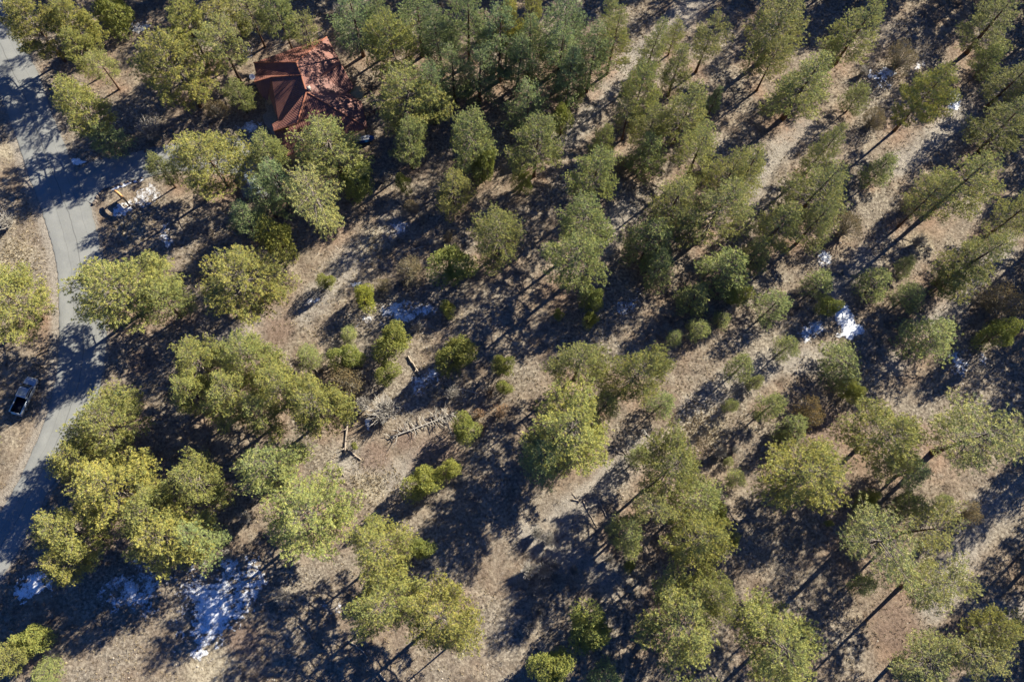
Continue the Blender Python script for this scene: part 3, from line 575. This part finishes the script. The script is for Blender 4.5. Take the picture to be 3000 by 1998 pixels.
# ------------------------------------------------------------------ house
def HP(x, y, h): return P(720+x/6.03, 90+y/6.03, h)
def roof_mat():
    m, nt, b = newmat('red_metal_roof', .62, .3); g = NG(nt); c = g.coord(); b.inputs['Metallic'].default_value = .0
    uv = g.n('ShaderNodeUVMap').outputs[0]; sp = g.n('ShaderNodeSeparateXYZ'); g.l(uv, sp.inputs[0])
    wv = g.math('SINE', g.math('MULTIPLY', sp.outputs[0], 2*math.pi/.32)); n = g.noise(c, 1.3, 5); n2 = g.noise(c, .3, 3)
    base = g.mix(g.ramp(n, [(.3, 0.0), (.7, 1.0)]), (.125, .052, .042), (.19, .086, .070))
    base = g.mix(g.ramp(n2, [(.4, 0.0), (.7, .5)]), base, (.25, .11, .078))
    base = g.mix(1.0, base, g.ramp(g.math('ADD', g.math('MULTIPLY', wv, .5), .5), [(0.0, .90), (.6, 1.0), (1.0, 1.07)]), 'MULTIPLY')
    g.l(base, b.inputs['Base Color']); g.bump(wv, b, .35, .03); return m
M_roof = roof_mat(); M_cap = simple('rusty_ridge_cap', (.26, .10, .06), .6, .3, var=.2)
M_wall = simple('tan_stucco', (.32, .24, .17), .9, .1, bump=.3); M_dark = simple('dark_glass', (.02, .025, .03), .1, .6)
M_wood = simple('brown_timber', (.18, .10, .06), .8, .2, bump=.4, var=.3); M_white = simple('white_paint', (.75, .76, .76), .5, .4, var=.08)
he = 3.1
hv = dict(a=(140, 570, he), b=(1430, 115, he), P1=(890, 562, 6.3), G=(978, 788, 6.3), K=(1070, 1085, 6.6), c=(185, 797, he),
 n=(1640, 500, he), d1=(1335, 795, 5.2), d2=(1680, 590, 5.0), d3=(1900, 1000, he), d4=(1785, 1093, he), e1=(2040, 1262, he), e2=(2145, 1718, he),
 s2=(720, 2208, he), W1=(500, 1776, 5.0), J=(905, 1640, 6.2), v1=(465, 1652, he), f1=(575, 1590, he+.3), f2=(400, 1110, he+.3), g1=(452, 824, 5.0), g0=(150, 912, 4.6), c2=(145, 808, he+.1), g3=(285, 1172, he), g4=(392, 1235, he), k1=(1310, 860, 5.2))
hp = {k: HP(*q) for k, q in hv.items()}
faces = [('a', 'b', 'P1'), ('a', 'P1', 'G'), ('a', 'G', 'c'), ('b', 'n', 'd1', 'P1'), ('P1', 'd1', 'G'), ('G', 'd1', 'd4', 'K'), ('n', 'd2', 'd1'), ('d1', 'd2', 'd3', 'd4'), ('K', 'd4', 'e1'), ('K', 'e1', 'e2'),
 ('K', 'e2', 's2'), ('K', 's2', 'W1', 'J'), ('J', 'W1', 'v1'), ('J', 'v1', 'f1'), ('G', 'K', 'J', 'f1'), ('G', 'f1', 'f2', 'g1'), ('c', 'G', 'g1', 'c2'), ('c2', 'g1', 'g0'), ('g0', 'g1', 'g3'), ('g1', 'f2', 'g4', 'g3')]
hc = np.array([*F(720, 220)[:2], 0]); house = empty('house', tuple(hc))
V = []; Fs = []; uvs = []
for f in faces:
    q = [hp[k]-hc for k in f]; nn = np.zeros(3)
    for i in range(len(q)): nn += np.cross(q[i], q[(i+1) % len(q)])
    if nn[2] < 0: q = q[::-1]; nn = -nn
    nn = unit(nn); al = unit(np.cross([0, 0, 1.0], nn)); dn = np.cross(nn, al)
    Fs.append(tuple(range(len(V), len(V)+len(q)))); V += q; uvs += [(p@al, p@dn) for p in q]
rme = mesh('roof', V, Fs, M_roof); ul = rme.uv_layers.new(name='UVMap'); ul.data.foreach_set('uv', np.array(uvs, dtype=np.float32).ravel())
ro = link('roof', rme, house); md = ro.modifiers.new('thick', 'SOLIDIFY'); md.thickness = .16; md.offset = -1
cap = MB()
for e in (('a', 'P1'), ('b', 'P1'), ('P1', 'G'), ('G', 'K'), ('K', 'e2'), ('K', 'J'), ('W1', 'J'), ('g0', 'g1'), ('g1', 'G'), ('d1', 'd2')):
    cap.tube([hp[e[0]]-hc+[0, 0, .01], hp[e[1]]-hc+[0, 0, .01]], [.11, .11], 6)
cap.obj('ridge_cap', M_cap, ro)
tr_ = MB(); ed = ['a', 'b', 'n', 'd2', 'd3', 'd4', 'e1', 'e2', 's2', 'W1', 'v1']
for i in range(len(ed)-1): tr_.tube([hp[ed[i]]-hc-[0, 0, .1], hp[ed[i+1]]-hc-[0, 0, .1]], [.07, .07], 5)
tr_.obj('gutter', M_cap, ro)
# chimney vent
vp = HP(1125, 1055, 6.3)-hc; vb = MB(); vb.box(vp+[0, 0, .2], (.45, .45, .7), .4); vb.box(vp+[0, 0, .6], (.6, .6, .08), .4); vb.obj('chimney', M_grey, ro)
# walls follow the eaves, set in
wp = np.array([hp[k][:2]-hc[:2] for k in ['a', 'b', 'n', 'd3', 'd4', 'e1', 'e2', 's2', 'v1', 'f1', 'f2', 'g3', 'c']])
cc = wp.mean(0); ins = []
nW = len(wp); area = sum(wp[i][0]*wp[(i+1) % nW][1]-wp[(i+1) % nW][0]*wp[i][1] for i in range(nW)); sg = 1 if area > 0 else -1
for i in range(nW):
    e1_ = wp[i]-wp[i-1]; e2_ = wp[(i+1) % nW]-wp[i]; n1 = np.array([-e1_[1], e1_[0]])/np.linalg.norm(e1_)*sg; n2 = np.array([-e2_[1], e2_[0]])/np.linalg.norm(e2_)*sg
    ins.append(wp[i]+unit(n1+n2)*.6)
wm = MB(); wm.add([(*p, -.2) for p in ins]+[(*p, he-.05) for p in ins], [(i, (i+1) % nW, nW+(i+1) % nW, nW+i) for i in range(nW)]); wm.obj('wall', M_wall, house)
def on_wall(i, s, w_, z0, z1, name, mat, proud=.03, sub=None):
    p, q = ins[i], ins[(i+1) % nW]; d = unit(q-p); nrm = np.array([d[1], -d[0]])*sg; c = p+(q-p)*s+nrm*proud
    m = MB(); m.box((c[0], c[1], (z0+z1)/2), (w_, .1, z1-z0), math.atan2(d[1], d[0])); o = m.obj(name, mat, house)
    if sub:
        m = MB(); cx = c+nrm*.03
        m.box((cx[0], cx[1], (z0+z1)/2), (w_-.16, .1, z1-z0-.16), math.atan2(d[1], d[0])); m.obj('pane', M_dark, o)
for i, s in ((0, .25), (0, .55), (0, .8), (3, .5), (5, .4), (6, .3), (6, .6), (1, .5), (9, .3)): on_wall(i, s, 1.3, 1.0, 2.2, 'window', M_white, .03, True)
on_wall(7, .5, 4.2, .05, 2.4, 'garage_door', M_white); on_wall(9, .7, 1.1, .05, 2.15, 'door', M_wood)
tag(house, 'large house with rusty red metal roof of hips and gables', 'house')
# front path, terrace, satellite dish, canopy
def flatpoly(name, pts, z, mat, thick=0): 
    me = mesh(name, [(p[0], p[1], z) for p in pts], [tuple(range(len(pts)))], mat)
    if me.polygons[0].normal.z < 0: me.flip_normals()
    return link(name, me)
M_conc = simple('grey_concrete', (.27, .25, .22), .9, .1, bump=.2)
tag(flatpoly('path', [HP(x, y, 0) for x, y in ((400, 1150), (480, 1290), (560, 1460), (600, 1650), (760, 2180), (640, 2120), (470, 1800), (330, 1640), (300, 1500), (380, 1430), (330, 1290))], .05, M_conc), kind='structure')
dm = MB(); dc = HP(112, 820, 4.2); de = empty('satellite_dish', (dc[0], dc[1], 3.2))
for k in range(3): pass
ring = []; rings = 4; nn_ = 14; DV = [(0, 0, 0)]; DF = []
for r_ in range(1, rings+1):
    for k in range(nn_): a = 2*math.pi*k/nn_; rr = .45*r_/rings; DV.append((rr*math.cos(a), rr*math.sin(a), rr*rr*.6))
for k in range(nn_): DF.append((0, 1+k, 1+(k+1) % nn_))
for r_ in range(rings-1):
    for k in range(nn_): DF.append((1+r_*nn_+k, 1+(r_+1)*nn_+k, 1+(r_+1)*nn_+(k+1) % nn_, 1+r_*nn_+(k+1) % nn_))
dd_ = link('dish', mesh('dish', DV, DF, M_white, True), de); dd_.location = (0, 0, 1.0); dd_.rotation_euler = (R(40), 0, R(20)); q = dd_.modifiers.new('t', 'SOLIDIFY'); q.thickness = .02
pm = MB(); pm.tube([(0.1, .05, -3.2), (0.1, .05, .9)], [.035, .03], 6); pm.tube([(0, 0, 1.0), (-.1, -.35, 1.35)], [.015, .015], 5); pm.obj('mast', M_grey, de)
tag(de, 'white satellite dish at the left corner of the house', 'satellite dish')
cpt = HP(1960, 1092, 2.5); ce = empty('shade_canopy', (cpt[0], cpt[1], 0)); M_can = simple('tan_canvas', (.42, .29, .14), .9, .1, var=.12)
cv = [(0, 0, 2.85)]+[(1.35*math.cos(k*math.pi/3+.2), 1.35*math.sin(k*math.pi/3+.2), 2.45) for k in range(6)]+[(1.37*math.cos(k*math.pi/3+.2), 1.37*math.sin(k*math.pi/3+.2), 2.3) for k in range(6)]
cf = [(0, 1+k, 1+(k+1) % 6) for k in range(6)]+[(1+k, 7+k, 7+(k+1) % 6, 1+(k+1) % 6) for k in range(6)]
link('canopy', mesh('canopy', cv, cf, M_can), ce); q = MB(); q.tube([(0, 0, 0), (0, 0, 2.8)], [.04, .035], 8); q.box((0, 0, .05), (.6, .6, .1)); q.obj('pole', M_grey, ce)
tag(ce, 'tan six-sided shade canopy on the right side of the house', 'canopy')
bp = HP(2085, 1925, .6); be = empty('small_boat', (bp[0], bp[1], 0), R(10)); M_blue = simple('blue_paint', (.015, .12, .38), .4, .5, var=.15)
def hull(L, Wd, z0, z1, n=12):
    V = []; Fc = []
    for i in range(n+1):
        s = i/n; x = (s-.5)*L; wv = Wd*.5*(math.sin(math.pi*min(1, .12+s*.88))**.5 if s > .0 else .6); 
        V += [(x, -wv, z1), (x, -wv*.7, z0), (x, wv*.7, z0), (x, wv, z1)]
    for i in range(n):
        for k in range(3): a = i*4+k; Fc.append((a, a+1, a+5, a+4))
    Fc += [(0, 3, 2, 1)]; return V, Fc
hV, hF = hull(3.4, 1.3, .25, .8); m = MB(); m.add(hV, hF); m.obj('hull', M_blue, be, True)
m = MB(); m.box((-.3, .35, .82), (2.6, .45, .07)); m.box((-.2, -.1, .78), (2.2, .3, .05)); m.obj('deck', M_white, be)
m = MB(); m.box((-.8, 0, .14), (.15, 1.2, .28)); m.box((.9, 0, .14), (.15, 1.2, .28)); m.obj('cradle', M_wood, be)
tag(be, 'small blue boat with white deck beside the lower right corner of the house', 'boat')
# ------------------------------------------------------------------ vehicles
M_silver = simple('silver_paint', (.36, .40, .44), .28, .6, .45, var=.06); M_pale = simple('pale_blue_paint', (.50, .56, .60), .3, .6, .25, var=.05)
M_glass = simple('car_glass', (.012, .016, .018), .06, .8, var=.1); M_tyre = simple('tyre_rubber', (.02, .02, .02), .85, .2); M_rim = simple('alloy_rim', (.45, .46, .48), .3, .6, .7, var=.05)
M_red = simple('red_lamp', (.45, .02, .02), .2, .6); M_lamp = simple('clear_lamp', (.7, .72, .74), .15, .7); M_black = simple('black_trim', (.02, .021, .024), .6, .3); M_liner = simple('bed_liner', (.018, .022, .035), .7, .2)
def loft(m, secs):          # secs: list of (x, halfwidth_bottom, halfwidth_top, z0, z1)
    V = []; Fc = []
    for (x, wb, wt, z0, z1) in secs:
        zm = z0+(z1-z0)*.55; V += [(x, -wb*.94, z0), (x, -wb, zm), (x, -wt, z1-.05), (x, -wt+.09, z1), (x, 0, z1+.02), (x, wt-.09, z1), (x, wt, z1-.05), (x, wb, zm), (x, wb*.94, z0)]
    n = 9
    for i in range(len(secs)-1):
        for k in range(n-1): Fc.append((i*n+k, i*n+k+1, (i+1)*n+k+1, (i+1)*n+k))
        Fc.append((i*n+n-1, i*n, (i+1)*n, (i+1)*n+n-1))
    Fc += [tuple(range(n-1, -1, -1)), tuple((len(secs)-1)*n+k for k in range(n))]; m.add(V, Fc)
def wheels(root, xs, wy, r=.37):
    for x in xs:
        for s in (-1, 1):
            t_ = MB(); t_.tube([(x, s*wy-.11, r), (x, s*wy-.09, r), (x, s*wy+.09, r), (x, s*wy+.11, r)], [r*.9, r, r, r*.9], 22); w_ = t_.obj('wheel', M_tyre, root)
            q = MB(); q.tube([(x, s*(wy+.1), r), (x, s*(wy+.125), r)], [r*.62, r*.55], 16); q.obj('rim', M_rim, w_)
def glassq(name, q, root, off=.012):
    q = [np.array(p, float) for p in q]; n = unit(np.cross(q[1]-q[0], q[2]-q[0])); c = sum(q)/4; 
    if n@(c-np.array([.1, 0, .9])) < 0: n = -n
    m = MB(); m.add([p+n*off for p in q]+[p-n*.02 for p in q], [(0, 1, 2, 3), (7, 6, 5, 4), (0, 4, 5, 1), (1, 5, 6, 2), (2, 6, 7, 3), (3, 7, 4, 0)]); return m.obj(name, M_glass, root)
def pickup():
    p = P(10+590/9.8, 1080+765/9.8, .9); root = empty('pickup_truck', (p[0], p[1], gz(p[0], p[1])+.02), math.atan2(*(lambda a, b: (b[1]-a[1], b[0]-a[0]))(P(10+385/9.8, 1080+1230/9.8, 1), P(10+830/9.8, 1080+290/9.8, 1))))
    m = MB(); loft(m, [(-.35, .88, .85, .42, 1.1), (0, .9, .86, .4, 1.12), (1.2, .9, .86, .4, 1.12), (1.35, .9, .85, .4, 1.11), (2.2, .88, .82, .4, 1.05), (2.55, .82, .74, .42, .98), (2.68, .7, .62, .45, .85)])
    b = m.obj('body', M_silver, root, False)
    m = MB(); 
    for s in (-1, 1): m.box((-1.5, s*.84, .77), (2.36, .1, .68)); m.box((-1.5, s*.83, 1.13), (2.36, .14, .05)); m.box((-1.45, s*.87, .86), (1.0, .06, .16))
    m.box((-2.66, 0, .8), (.07, 1.72, .62)); m.box((-2.66, 0, 1.12), (.1, 1.74, .05)); m.box((-1.5, 0, .5), (2.3, 1.6, .08)); m.obj('cargo_bed', M_silver, root)
    m = MB(); m.box((-1.48, 0, .56), (2.22, 1.56, .05)); 
    for k in range(9): m.box((-1.48, -.64+k*.16, .59), (2.1, .05, .02))
    m.box((-.4, 0, .82), (.05, 1.56, .5)); m.box((-1.5, .78, .82), (2.2, .03, .52)); m.box((-1.5, -.78, .82), (2.2, .03, .52)); m.obj('bed_liner', M_liner, root)
    m = MB(); loft(m, [(-.42, .8, .74, 1.05, 1.62), (-.28, .84, .68, 1.08, 1.70), (.85, .84, .68, 1.08, 1.72), (.98, .84, .66, 1.08, 1.68), (1.6, .84, .76, 1.02, 1.10)]); m.obj('cab', M_silver, root)
    glassq('windscreen', [(1.58, -.70, 1.14), (1.58, .70, 1.14), (1.02, .6, 1.69), (1.02, -.6, 1.69)], root, .03); glassq('rear_window', [(-.44, -.6, 1.2), (-.44, .6, 1.2), (-.40, .56, 1.58), (-.40, -.56, 1.58)], root)
    for s in (-1, 1):
        glassq('side_window', [(1.35, s*.845, 1.14), (-.2, s*.845, 1.14), (-.2, s*.74, 1.6), (.9, s*.73, 1.6)], root, .03)
        m = MB(); m.box((1.35, s*1.0, 1.17), (.12, .2, .15), 0, .8); m.obj('mirror', M_silver, root)
        m = MB(); m.box((2.58, s*.62, .8), (.14, .26, .16), s*-.25); m.obj('headlight', M_lamp, root)
        m = MB(); m.box((-2.69, s*.8, .9), (.06, .14, .34)); m.obj('tail_light', M_red, root)
        m = MB(); m.box((.1, s*.915, .86), (.14, .03, .04)); m.obj('door_handle', M_black, root)
    m = MB(); m.box((2.7, 0, .52), (.16, 1.66, .2), 0, .95); m.obj('front_bumper', M_black, root); m = MB(); m.box((-2.76, 0, .5), (.14, 1.6, .18)); m.obj('rear_bumper', M_rim, root)
    m = MB(); m.box((2.7, 0, .72), (.05, .9, .18)); m.obj('grille', M_black, root)
    wheels(root, (1.75, -1.75), .8); tag(root, 'silver-blue pickup truck parked on the verge left of the road', 'pickup truck')
pickup()
def car():
    p = P(700+640/15.68, 470+1020/15.68, .8); root = empty('parked_car', (p[0], p[1], .04), R(116))
    m = MB(); loft(m, [(-2.3, .7, .62, .35, .9), (-2.1, .85, .74, .3, 1.02), (-1, .9, .8, .28, 1.06), (1, .9, .8, .28, 1.02), (1.9, .86, .74, .3, .88), (2.25, .68, .6, .35, .72)]); m.obj('body', M_pale, root, True)
    m = MB(); loft(m, [(-2.0, .76, .7, .95, 1.04), (-1.5, .8, .62, 1.0, 1.44), (-.2, .8, .64, 1.0, 1.52), (.4, .8, .62, 1.0, 1.46), (1.15, .8, .72, .95, 1.02)]); m.obj('cabin', M_pale, root, True)
    glassq('windscreen', [(1.12, -.68, 1.06), (1.12, .68, 1.06), (.45, .56, 1.47), (.45, -.56, 1.47)], root, .03); glassq('rear_window', [(-1.98, -.64, 1.06), (-1.98, .64, 1.06), (-1.53, .54, 1.45), (-1.53, -.54, 1.45)], root, .03)
    for s in (-1, 1):
        glassq('side_window', [(.95, s*.81, 1.06), (-1.5, s*.81, 1.06), (-1.3, s*.68, 1.4), (.4, s*.69, 1.4)], root, .03)
        m = MB(); m.box((2.1, s*.55, .68), (.2, .3, .12), s*-.3); m.obj('headlight', M_lamp, root); m = MB(); m.box((-2.25, s*.6, .78), (.08, .24, .12)); m.obj('tail_light', M_red, root); m = MB(); m.box((.85, s*.98, 1.03), (.12, .2, .12)); m.obj('mirror', M_pale, root)
    wheels(root, (1.4, -1.4), .78, .32); tag(root, 'pale blue-grey car half hidden under pines below the house', 'car')
car()
# utility box, marker post
p = P(352, 1161, .3); M_green = simple('green_metal', (.05, .20, .15), .5, .4, var=.2)
ue = empty('utility_box', (p[0], p[1], gz(p[0], p[1])), R(-15)); m = MB(); m.box((0, 0, .05), (1.6, 1.1, .14)); m.obj('pad', M_conc, ue)
m = MB(); m.box((-.32, .02, .46), (.85, .8, .75)); m.obj('cabinet', M_green, ue); m = MB(); m.box((-.32, .02, .87), (.95, .9, .08), 0, .92); m.box((-.32, .02, .92), (.8, .72, .04), 0, .85); m.obj('lid', M_green, ue)
m = MB(); m.box((.42, -.12, .38), (.5, .62, .55), 0, .85); m.box((.42, -.12, .67), (.46, .56, .04)); m.obj('meter_housing', M_conc, ue); tag(ue, 'green utility box with grey housing right of the road', 'utility box')
p = P(366, 1145, .4); pe = empty('marker_post', (p[0], p[1], gz(p[0], p[1]))); m = MB(); m.tube([(0, 0, 0), (0, 0, .8)], [.07, .07], 10); m.obj('post', M_white, pe); m = MB(); m.box((.2, -.08, .62), (.5, .12, .16), -.25); m.obj('arm', M_white, pe); tag(pe, 'short white marker post beside the green utility box', 'post')
# entrance sign
A_ = P(290+620/9.8, 500+760/9.8, .2); B_ = P(290+900/9.8, 500+1020/9.8, .2); c = (A_+B_)/2; dv_ = B_-A_; se = empty('entrance_sign', (c[0], c[1], gz(c[0], c[1])), math.atan2(dv_[1], dv_[0]))
M_honey = simple('honey_wood', (.50, .27, .11), .7, .2, var=.25, bump=.3)
m = MB(); m.box((0, 0, 1.05), (1.9, .12, .9)); m.obj('board', M_wood, se)
for s in (-1, 1): m = MB(); m.tube([(s*.95, 0, -.1), (s*.97, 0, 1.8)], [.14, .12], 10); m.obj('post', M_wood, se, True)
m = MB(); m.tube([(-1.5, .0, 1.78), (-1.0, .05, 1.98), (-.3, .1, 2.1), (.4, .1, 2.05), (1.1, .05, 1.85), (1.45, 0, 1.6)], [.17, .22, .2, .18, .15, .1], 10); m.obj('top_log', M_honey, se, True)
tag(se, 'wooden entrance sign with curved honey-coloured top log', 'sign')
# rail fence by the house
fa, fb = HP(2120, 1540, 0), HP(2352, 1450, 0); fe = empty('rail_fence', (fa[0], fa[1], 0)); d = (fb-fa)[:2]
for k in range(4): q = d*k/3; m = MB(); m.box((q[0], q[1], .55), (.12, .12, 1.2)); m.obj('post', M_wood, fe)
m = MB()
for z in (.5, .95): m.tube([(0, 0, z), (d[0], d[1], z)], [.05, .05], 6)
m.obj('rail', M_wood, fe); tag(fe, 'short wooden rail fence right of the house', 'fence')
# edging stones of the driveway
g2 = np.random.default_rng(12)
def rockmesh(seed):
    g = np.random.default_rng(seed); bm = bmesh.new(); bmesh.ops.create_icosphere(bm, subdivisions=2, radius=.5)
    for v in bm.verts: v.co *= 1+.22*(g.random()-.5)*2; v.co.z *= .6
    me = bpy.data.meshes.new('rock'); bm.to_mesh(me); bm.free(); me.materials.append(M_stone); return me
RK = [rockmesh(i) for i in range(4)]
ks = 0
for (pl, a, b, n) in ((DP, 16, 19, 15), (DP, 1, 4, 12)):
    seg = pl[a:b+1]; d = np.r_[0, np.cumsum(np.linalg.norm(np.diff(seg, axis=0), axis=1))]
    for i, s in enumerate(np.linspace(0, d[-1], n)):
        x = np.interp(s, d, seg[:, 0])+g2.normal()*.12; y = np.interp(s, d, seg[:, 1])+g2.normal()*.12; o = link('edging_rock', RK[i % 4]); k = .35+.3*g2.random()
        o.location = (x, y, .08); o.scale = (k, k*.8, k); o.rotation_euler = (0, 0, g2.random()*6); tag(o, f"low grey rock on the {'lower' if a == 16 else 'upper'} side of the driveway, {nth(n-1-i if a == 16 else i)} from the road", 'rock', 'rocks edging the driveway')
# ------------------------------------------------------------------ ground cover
M_scrub = grass_mat('grey_scrub', (.13, .105, .085), (.30, .26, .21))
def scatter(n, dens):
    x = rng.uniform(-88, 100, n); y = rng.uniform(-20, 112, n); i = np.clip(np.searchsorted(GX, x), 0, len(GX)-1); j = np.clip(np.searchsorted(GY, y), 0, len(GY)-1)
    ok = (hard[j, i] > .7) & (dens(x, y, lit[j, i], grav[j, i]) > rng.random(n)) & ~inside(wp+hc[:2], x, y); return x[ok], y[ok]
x, y = scatter(110000, lambda x, y, l, g: np.clip((fbm(x, y, 7, 21)-.38)*3.2, .06, 1)*(1-.75*l)*(1-.75*g))
for (cx, cy, r, n) in ((1620, 985, 75, 700), (1590, 1000, 60, 500), (30, 590, 60, 500), (300, 520, 50, 350), (870, 560, 60, 400), (850, 1110, 60, 400)):
    c = F(cx, cy); r *= .0645; x = np.r_[x, c[0]+rng.normal(size=n)*r*.5]; y = np.r_[y, c[1]+rng.normal(size=n)*r*.5]
N = len(x); print('tufts', N)
up = rng.normal(size=(N, 6, 3))*[.6, .6, .1]+[0, 0, .75]; up /= np.linalg.norm(up, axis=2, keepdims=True); ln = (.12+.26*rng.random((N, 1, 1))**2)
base = np.stack([x, y, gzv(x, y)-.01], 1)[:, None, :]+rng.normal(size=(N, 6, 3))*[.05, .05, 0]
sd = np.cross(up, rng.normal(size=(N, 6, 3))); sd /= np.linalg.norm(sd, axis=2, keepdims=True)
Vt = np.stack([base-sd*.035, base+sd*.035, base+up*ln], 2).reshape(-1, 3); me = mesh('dry_grass', Vt, np.arange(len(Vt)).reshape(-1, 3), M_straw)
at = me.attributes.new('rnd', 'FLOAT', 'POINT'); at.data.foreach_set('value', np.repeat(rng.random(N), 18).astype(np.float32)); tag(link('dry_grass', me), 'tufts of pale dry grass over the forest floor', 'grass', kind='stuff')
x, y = scatter(26000, lambda x, y, l, g: np.clip((fbm(x, y, 11, 31)-.36)*2.5, .05, 1)*(1-.6*l)*(1-.5*g)); N = len(x)
oc = np.array([(1, 0, 0), (0, 1, 0), (-1, 0, 0), (0, -1, 0), (0, 0, 1.0)]); s = .03+.11*rng.random((N, 1, 1))**4.0+.02
Vt = (np.stack([x, y, gzv(x, y)], 1)[:, None, :]+(oc*[1, 1, .7])[None]*s*(0.7+.6*rng.random((N, 5, 1))))
a = rng.random((N, 1))*0
fi = np.array([(0, 1, 4), (1, 2, 4), (2, 3, 4), (3, 0, 4)]); Fc = (fi[None]+np.arange(N)[:, None, None]*5).reshape(-1, 3); me = mesh('stones', Vt.reshape(-1, 3), Fc, M_stone)
at = me.attributes.new('rnd', 'FLOAT', 'POINT'); at.data.foreach_set('value', np.repeat(rng.random(N), 5).astype(np.float32)); tag(link('stones', me), 'small pale stones strewn over the ground', 'stones', kind='stuff')
x, y = scatter(7000, lambda x, y, l, g: np.clip((fbm(x, y, 8, 61)-.3)*2, .1, 1)*(.4+.6*l)*(1-.8*g)); m = MB()
for a, b in zip(x, y):
    L = .2+.9*rng.random()**3; q = rng.random()*6.28; p0 = np.array([a, b, gz(a, b)+.03]); p1 = p0+[math.cos(q)*L, math.sin(q)*L, .06*rng.random()]; m.tube([p0, (p0+p1)/2+[0.04, -.03, .04], p1], [.018, .014, .006], 3, False)
tag(m.obj('twigs', M_grey), 'dead twigs littering the forest floor', 'twigs', kind='stuff')


x, y = scatter(9000, lambda x, y, l, g: np.clip((fbm(x, y, 6, 81)-.5)*5, 0, 1)*(1-.6*l)*(1-.9*g)); N = len(x); B = 26
up = rng.normal(size=(N, B, 3))*[.55, .55, .1]+[0, 0, .8]; up /= np.linalg.norm(up, axis=2, keepdims=True); ln = (.25+.6*rng.random((N, 1, 1))**1.5)*(.6+.6*rng.random((N, B, 1)))
base = np.stack([x, y, gzv(x, y)-.02], 1)[:, None, :]+rng.normal(size=(N, B, 3))*[.13, .13, 0]
sd = np.cross(up, rng.normal(size=(N, B, 3))); sd /= np.linalg.norm(sd, axis=2, keepdims=True)
Vt = np.stack([base-sd*.014, base+sd*.014, base+up*ln], 2).reshape(-1, 3); me = mesh('low_scrub', Vt, np.arange(len(Vt)).reshape(-1, 3), M_scrub)
at = me.attributes.new('rnd', 'FLOAT', 'POINT'); at.data.foreach_set('value', np.repeat(rng.random(N), B*3).astype(np.float32)); tag(link('low_scrub', me), 'low grey dead scrub between the trees', 'scrub', kind='stuff'); print('scrub', N)
